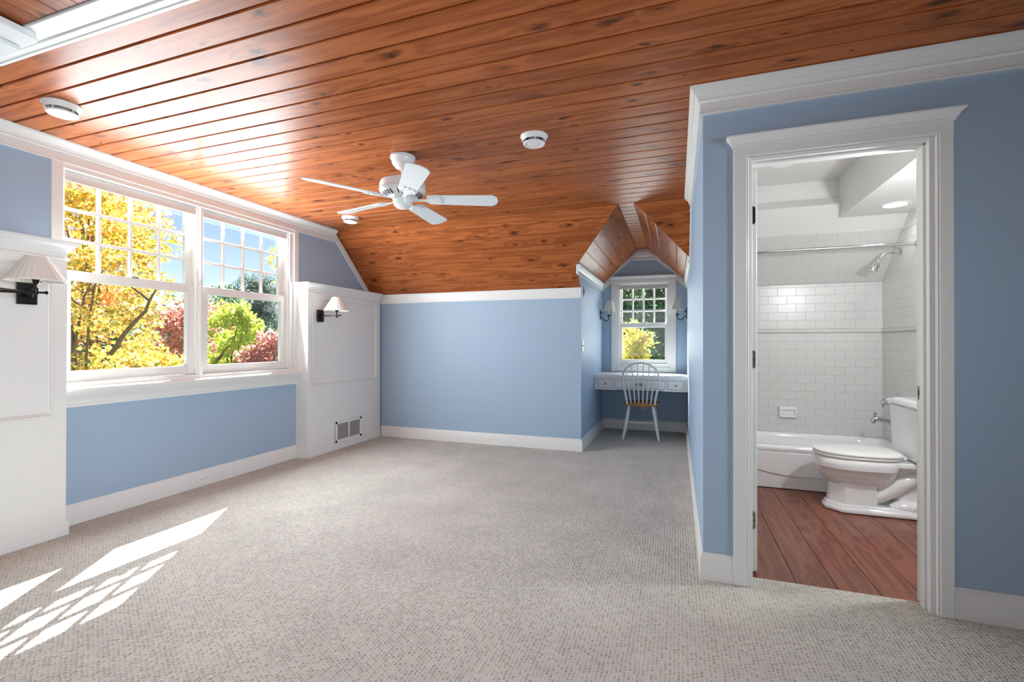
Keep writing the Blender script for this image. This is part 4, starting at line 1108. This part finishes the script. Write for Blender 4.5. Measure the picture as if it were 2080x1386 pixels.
MB().box(1.39-cxx, 1.655-cxx, -0.062, 0.062, 0.05, 0.335).build('outlet_body', 'porcelain', tl, bevel=0.015, seg=3, smooth=50)
MB().tube([(1.24-cxx, -0.040, 0.085), (1.30-cxx, -0.050, 0.115), (1.37-cxx, -0.056, 0.165), (1.43-cxx, -0.058, 0.220), (1.49-cxx, -0.058, 0.250), (1.56-cxx, -0.056, 0.235), (1.62-cxx, -0.054, 0.17)], [0.040, 0.046, 0.050, 0.050, 0.048, 0.046, 0.042], 18).build('trapway', 'porcelain', tl, smooth=60)
MB().tube([(1.36-cxx, -0.066, 0.040), (1.40-cxx, -0.068, 0.052), (1.50-cxx, -0.068, 0.056), (1.58-cxx, -0.066, 0.05)], [0.030, 0.045, 0.048, 0.030], 16).build('trap_bulge', 'porcelain', tl, smooth=60)
MB().lathe([(0.014, 0.05), (0.014, 0.068), (0.008, 0.074)], (1.47-cxx, -0.105, 0), 'z', 14).build('bolt_cap', 'porcelain', tl, smooth=40)
MB().loft([oval(0.932, 1.415, 0.184, 0.374), oval(0.926, 1.42, 0.189, 0.380), oval(0.926, 1.42, 0.189, 0.388), oval(0.934, 1.415, 0.182, 0.393)]).build('seat', 'plastic', tl, smooth=45)
MB().loft([oval(0.932, 1.43, 0.184, 0.396), oval(0.926, 1.432, 0.190, 0.400), oval(0.926, 1.432, 0.190, 0.409), oval(0.940, 1.425, 0.178, 0.417), oval(1.02, 1.38, 0.10, 0.422)]).build('lid', 'plastic', tl, smooth=45)
for sy in (-0.075, 0.075):
    MB().lathe([(0.012, sy-0.020), (0.012, sy+0.020)], (1.432-cxx, 0, 0.392), 'y', 12).build('hinge', 'plastic', tl, smooth=40)
MB().loft([[(1.462-cxx, -0.205, 0.37), (1.665-cxx, -0.205, 0.37), (1.665-cxx, 0.205, 0.37), (1.462-cxx, 0.205, 0.37)], [(1.452-cxx, -0.218, 0.735), (1.672-cxx, -0.218, 0.735), (1.672-cxx, 0.218, 0.735), (1.452-cxx, 0.218, 0.735)]]).build('tank', 'porcelain', tl, bevel=0.014, seg=3, smooth=45)
MB().box(1.438-cxx, 1.680-cxx, -0.232, 0.232, 0.735, 0.752).box(1.446-cxx, 1.675-cxx, -0.224, 0.224, 0.750, 0.762).loft([[(1.458-cxx, -0.212, 0.760), (1.67-cxx, -0.212, 0.760), (1.67-cxx, 0.212, 0.760), (1.458-cxx, 0.212, 0.760)], [(1.49-cxx, -0.18, 0.775), (1.64-cxx, -0.18, 0.775), (1.64-cxx, 0.18, 0.775), (1.49-cxx, 0.18, 0.775)]]).build('tank_lid', 'porcelain', tl, bevel=0.003)

rl = thing('recessed_light', 'lit round recessed light in the low bathroom ceiling', 'ceiling light', (1.509, 4.166, 2.174))
MB().lathe([(0.070, 0.0), (0.094, 0.0), (0.095, -0.003), (0.088, -0.006), (0.072, -0.004), (0.070, 0.0)], (0, 0, 0), 'z', 36, cap=False).build('trim_ring', 'plastic', rl, smooth=40)
MB().lathe([(0.0705, 0.002), (0.0705, -0.002)], (0, 0, 0), 'z', 36).build('lens', 'lampglow', rl)
lamp('bath_can_lamp', 'SPOT', (1.509, 4.166, 2.165), (0, 0, -1), energy=6, color=(0.97, 0.98, 1.0), size=0.07, spot_size=R(165), spot_blend=0.5)
lamp('bath_vanity_lamp', 'POINT', (1.40, 2.80, 1.75), None, energy=36, color=(0.96, 0.98, 1.0), size=0.05)
rl2 = thing('ceiling_lamp', 'white flush lamp in the raised bathroom ceiling', 'ceiling light', (0.72, 3.87, 2.49))
MB().lathe([(0.10, 0.0), (0.112, -0.004), (0.110, -0.014), (0.10, -0.018)], (0, 0, 0), 'z', 32).build('rim', 'plastic', rl2, smooth=40)
MB().lathe([(0.10, -0.016), (0.085, -0.030), (0.05, -0.040), (0.01, -0.043)], (0, 0, 0), 'z', 32).build('diffuser', 'plastic', rl2, smooth=50)

# ------------------------------------------------------------------ outdoors
struct('lawn', MB().box(-90, 40, -40, 110, -3.4, -3.2), 'lawn', 'lawn below the windows')
rng = np.random.default_rng(11)
LEAF = np.array([(0, 0), (0.16, 0.10), (0.50, 0.14), (0.30, 0.36), (0.42, 0.66), (0.17, 0.60), (0, 1.0), (-0.17, 0.60), (-0.42, 0.66), (-0.30, 0.36), (-0.50, 0.14), (-0.16, 0.10)])
OVAL = np.array([(0, 0), (0.20, 0.25), (0.24, 0.55), (0.10, 0.85), (0, 1.0), (-0.10, 0.85), (-0.24, 0.55), (-0.20, 0.25)])
NEED = np.array([(-0.07, 0), (0.07, 0), (0.0, 1.0)])
def foliage(name, parent, centers, radii, n, size, shape, m, droop=0.4):
    """n leaves scattered through the given clusters"""
    C = np.array(centers); Rr = np.array(radii)
    wgt = Rr**2; wgt = wgt/wgt.sum()
    idx = rng.choice(len(C), n, p=wgt)
    d = rng.normal(size=(n, 3)); d /= np.linalg.norm(d, axis=1)[:, None]
    rad = rng.random(n)**0.45
    pos = C[idx]+d*rad[:, None]*Rr[idx][:, None]*np.array([1, 1, 0.8])
    up = rng.normal(size=(n, 3))*0.8+d*0.5; up[:, 2] -= droop
    up /= np.linalg.norm(up, axis=1)[:, None]
    nn = rng.normal(size=(n, 3)); nn[:, 2] += 0.6
    si = np.cross(up, nn); si /= np.linalg.norm(si, axis=1)[:, None]
    sz = size*(0.65+0.7*rng.random(n))
    k_ = len(shape)
    V = pos[:, None, :]+sz[:, None, None]*(shape[None, :, 0:1]*si[:, None, :]+shape[None, :, 1:2]*up[:, None, :])
    V = V.reshape(-1, 3)
    me = bpy.data.meshes.new(name)
    me.vertices.add(n*k_); me.vertices.foreach_set('co', V.ravel())
    me.loops.add(n*k_); me.loops.foreach_set('vertex_index', np.arange(n*k_))
    me.polygons.add(n); me.polygons.foreach_set('loop_start', np.arange(0, n*k_, k_)); me.polygons.foreach_set('loop_total', np.full(n, k_))
    me.update(calc_edges=True)
    me.materials.append(M[m])
    o = bpy.data.objects.new(name, me)
    COL.objects.link(o)
    o.parent = parent
    o['kind'] = 'stuff'
    return o
def crown(c, r, n):
    out = []
    while len(out) < n:
        p = rng.uniform(-1, 1, 3)
        if 0.15 < np.dot(p, p) < 1:
            out.append((c[0]+p[0]*r[0], c[1]+p[1]*r[1], c[2]+p[2]*r[2]))
    return out
def tree(name, label, base, cc, r, ncl, clr, n, size, shape, m, trunk_r=0.07, branches=7, limbs=(), group='autumn trees outside the windows', droop=0.4, skip=None):
    bx, by, bz = base
    t = thing(name, label, 'tree' if 'shrub' not in name and 'hedge' not in name else 'shrub', base, group=group)
    cl_ = [p for p in crown(cc, r, ncl) if skip is None or not skip(p)]
    cl_ = [(p[0]-bx, p[1]-by, p[2]-bz) for p in cl_]
    foliage('foliage', t, cl_, [clr*random.uniform(0.7, 1.25) for _ in cl_], n, size, shape, m, droop)
    top = Vector((cc[0]-bx, cc[1]-by, cc[2]-bz+r[2]*0.35))
    pts = [Vector((0, 0, 0)), Vector((0, 0, 0)).lerp(top, 0.35)+Vector((0.06, -0.04, 0)), Vector((0, 0, 0)).lerp(top, 0.7)+Vector((-0.05, 0.05, 0)), top]
    if trunk_r > 0:
        MB().tube(pts, [trunk_r, trunk_r*0.8, trunk_r*0.6, trunk_r*0.25], 10).build('trunk', 'bark', t, smooth=60)
        for i in range(branches):
            e = Vector(cl_[(i*3) % len(cl_)])
            st = pts[1].lerp(pts[3], random.uniform(0.0, 0.7))
            md = st.lerp(e, 0.5)+Vector((random.uniform(-.12, .12), random.uniform(-.12, .12), random.uniform(0.0, .25)))
            MB().tube([st, st.lerp(md, 0.5), md, e], [trunk_r*0.42, trunk_r*0.34, trunk_r*0.24, trunk_r*0.08], 7).build('branch', 'bark', t, smooth=60)
        for lm in limbs:
            MB().tube([Vector(p)-Vector(base) for p in lm[0]], lm[1], 8).build('branch', 'bark', t, smooth=60)
    return t
def at(px, py, depth):
    lat = (px-1040)/952*depth
    q = R2*lat+F*depth+U2*(-(py-693)/952*depth)
    return (q.x, q.y, q.z+CAMH)
SK = 14
a = at(196, 600, 8.0)
tree('yellow_maple', 'large yellow maple filling the left window', (a[0], a[1], -3.2), (a[0]-0.3, a[1]-0.3, 1.5), (1.5, 1.5, 2.9), 58, 0.44, 17000, 0.074, LEAF, 'yellow', 0.066, 10,
     limbs=[([at(200, 756, 8.0), at(212, 734, 7.9), at(236, 706, 7.8), at(250, 682, 7.75), at(272, 656, 7.7), at(296, 632, 7.7), at(304, 610, 7.7), at(316, 590, 7.8), at(334, 574, 7.8)], [0.046, 0.042, 0.036, 0.032, 0.03, 0.025, 0.02, 0.014, 0.006]), ([at(305, 612, 7.7), at(285, 596, 7.7), at(262, 580, 7.8), at(240, 576, 7.9)], [0.022, 0.018, 0.012, 0.006]), ([at(185, 650, 7.95), at(178, 630, 7.8), at(150, 612, 7.7), at(142, 600, 7.7)], [0.03, 0.024, 0.014, 0.006])])
b = at(245, 430, 10.5)
tree('orange_maple', 'taller orange yellow maple behind the left window tree', (b[0], b[1], -3.2), (b[0]-0.6, b[1]-0.5, 3.6), (1.5, 1.5, 2.6), 50, 0.50, 11000, 0.088, LEAF, 'orange', 0.10, 10)
c = at(338, 692, 6.3)
tree('yellow_maple', 'smaller yellow maple low beside the window mullion', (c[0], c[1], -3.2), (c[0], c[1], 0.40), (0.58, 0.6, 0.85), 26, 0.26, 6500, 0.072, LEAF, 'yellow', 0.04, 7)
c = at(462, 700, 8.2)
tree('lime_tree', 'lime green tree in the lower right window', (c[0], c[1], -3.2), (c[0], c[1], 0.70), (0.46, 0.55, 1.25), 40, 0.19, 6800, 0.066, LEAF, 'lime', 0.05, 8,
     limbs=[([at(432, 742, 8.0), at(450, 722, 7.9), at(456, 712, 7.9), at(470, 700, 7.9)], [0.03, 0.024, 0.016, 0.006])])
c = at(556, 705, 7.4)
tree('red_maple', 'pink red maple at the right edge of the wide window', (c[0], c[1], -3.2), (c[0], c[1], 0.75), (0.26, 0.4, 0.75), 22, 0.22, 5200, 0.055, LEAF, 'red', 0.05, 8)
c = at(395, 650, 14.0)
tree('red_maple', 'dull red maple half hidden behind the window mullion', (c[0], c[1], -3.2), (c[0], c[1], 1.2), (1.3, 1.3, 1.5), 34, 0.5, 6500, 0.085, LEAF, 'red', 0.09, 8)
c = at(452, 640, 17.0)
tree('red_maple', 'faded red maple rising behind the lime green tree', (c[0], c[1], -3.2), (c[0], c[1], 1.1), (1.0, 1.0, 1.6), 30, 0.42, 6000, 0.10, LEAF, 'red', 0.09, 8)
c = at(523, 620, 22.0)
tree('pine_tree', 'distant grey green pine against the sky', (c[0], c[1], -3.2), (c[0], c[1], 1.6), (1.5, 1.5, 2.7), 40, 0.62, 17000, 0.30, NEED, 'pine', 0.16, 10)
c = at(452, 640, 30.0)
tree('green_tree', 'far green tree below the skyline', (c[0], c[1], -3.2), (c[0], c[1], 1.6), (2.6, 2.6, 2.6), 60, 1.1, 9000, 0.30, OVAL, 'green', 0.2, 6)
c = at(290, 640, 40.0)
tree('green_tree', 'far green tree behind the yellow maple', (c[0], c[1], -3.2), (c[0], c[1], 0.8), (5, 4.5, 3.0), 60, 1.1, 9000, 0.32, OVAL, 'green', 0.2, 6)
c = at(640, 640, 30.0)
tree('green_tree', 'far green tree behind the pink red maple', (c[0], c[1], -3.2), (c[0], c[1], 1.3), (2.2, 2.2, 2.4), 40, 1.0, 6000, 0.28, OVAL, 'green', 0.2, 6)
# a leafy twig reaching in from the right of the wide window
c = at(588, 560, 6.2)
tree('young_oak', 'green brown twigs hanging at the upper right panes', (c[0], c[1], -3.2), (c[0], c[1], 2.3), (0.20, 0.28, 0.42), 12, 0.12, 330, 0.085, OVAL, 'shrub', 0.03, 9, droop=1.0)
# dormer view
tree('dark_conifer', 'dark evergreen left behind the dormer window', (-2.7, 18.5, -3.2), (-2.7, 18.5, 2.4), (1.5, 1.3, 4.8), 60, 0.8, 14000, 0.26, OVAL, 'green', 0.2, 6, group='evergreens behind the house')
tree('dark_conifer', 'dark evergreen right behind the dormer window', (-0.3, 23.5, -3.2), (-0.3, 23.5, 2.6), (2.2, 1.4, 5.4), 65, 0.85, 14000, 0.26, OVAL, 'green', 0.2, 6, group='evergreens behind the house')
tree('dark_conifer', 'tall evergreen farthest behind the dormer window', (-2.0, 30.0, -3.2), (-2.0, 30.0, 3.0), (4.5, 2.0, 7.0), 90, 1.1, 15000, 0.34, OVAL, 'green', 0.25, 6, group='evergreens behind the house')
tree('yellow_shrub', 'yellow leaved shrub outside the dormer window', (-0.95, 11.0, -3.2), (-0.92, 11.0, 0.62), (0.44, 0.40, 1.10), 34, 0.20, 2900, 0.105, OVAL, 'shrub', 0.04, 12, group='shrubs behind the house', droop=-0.2)
tree('green_shrub', 'green speckled shrub low left of the dormer window', (-1.7, 12.6, -3.2), (-1.7, 12.6, 0.2), (0.8, 0.5, 1.9), 26, 0.32, 3200, 0.12, OVAL, 'green', 0.05, 8, group='shrubs behind the house')
tree('clipped_hedge', 'dark clipped hedge low right of the dormer window', (-0.4, 14.0, -3.2), (-0.4, 14.0, -1.6), (1.3, 0.6, 1.4), 40, 0.5, 6000, 0.10, OVAL, 'green', 0.0, 0, group='shrubs behind the house')
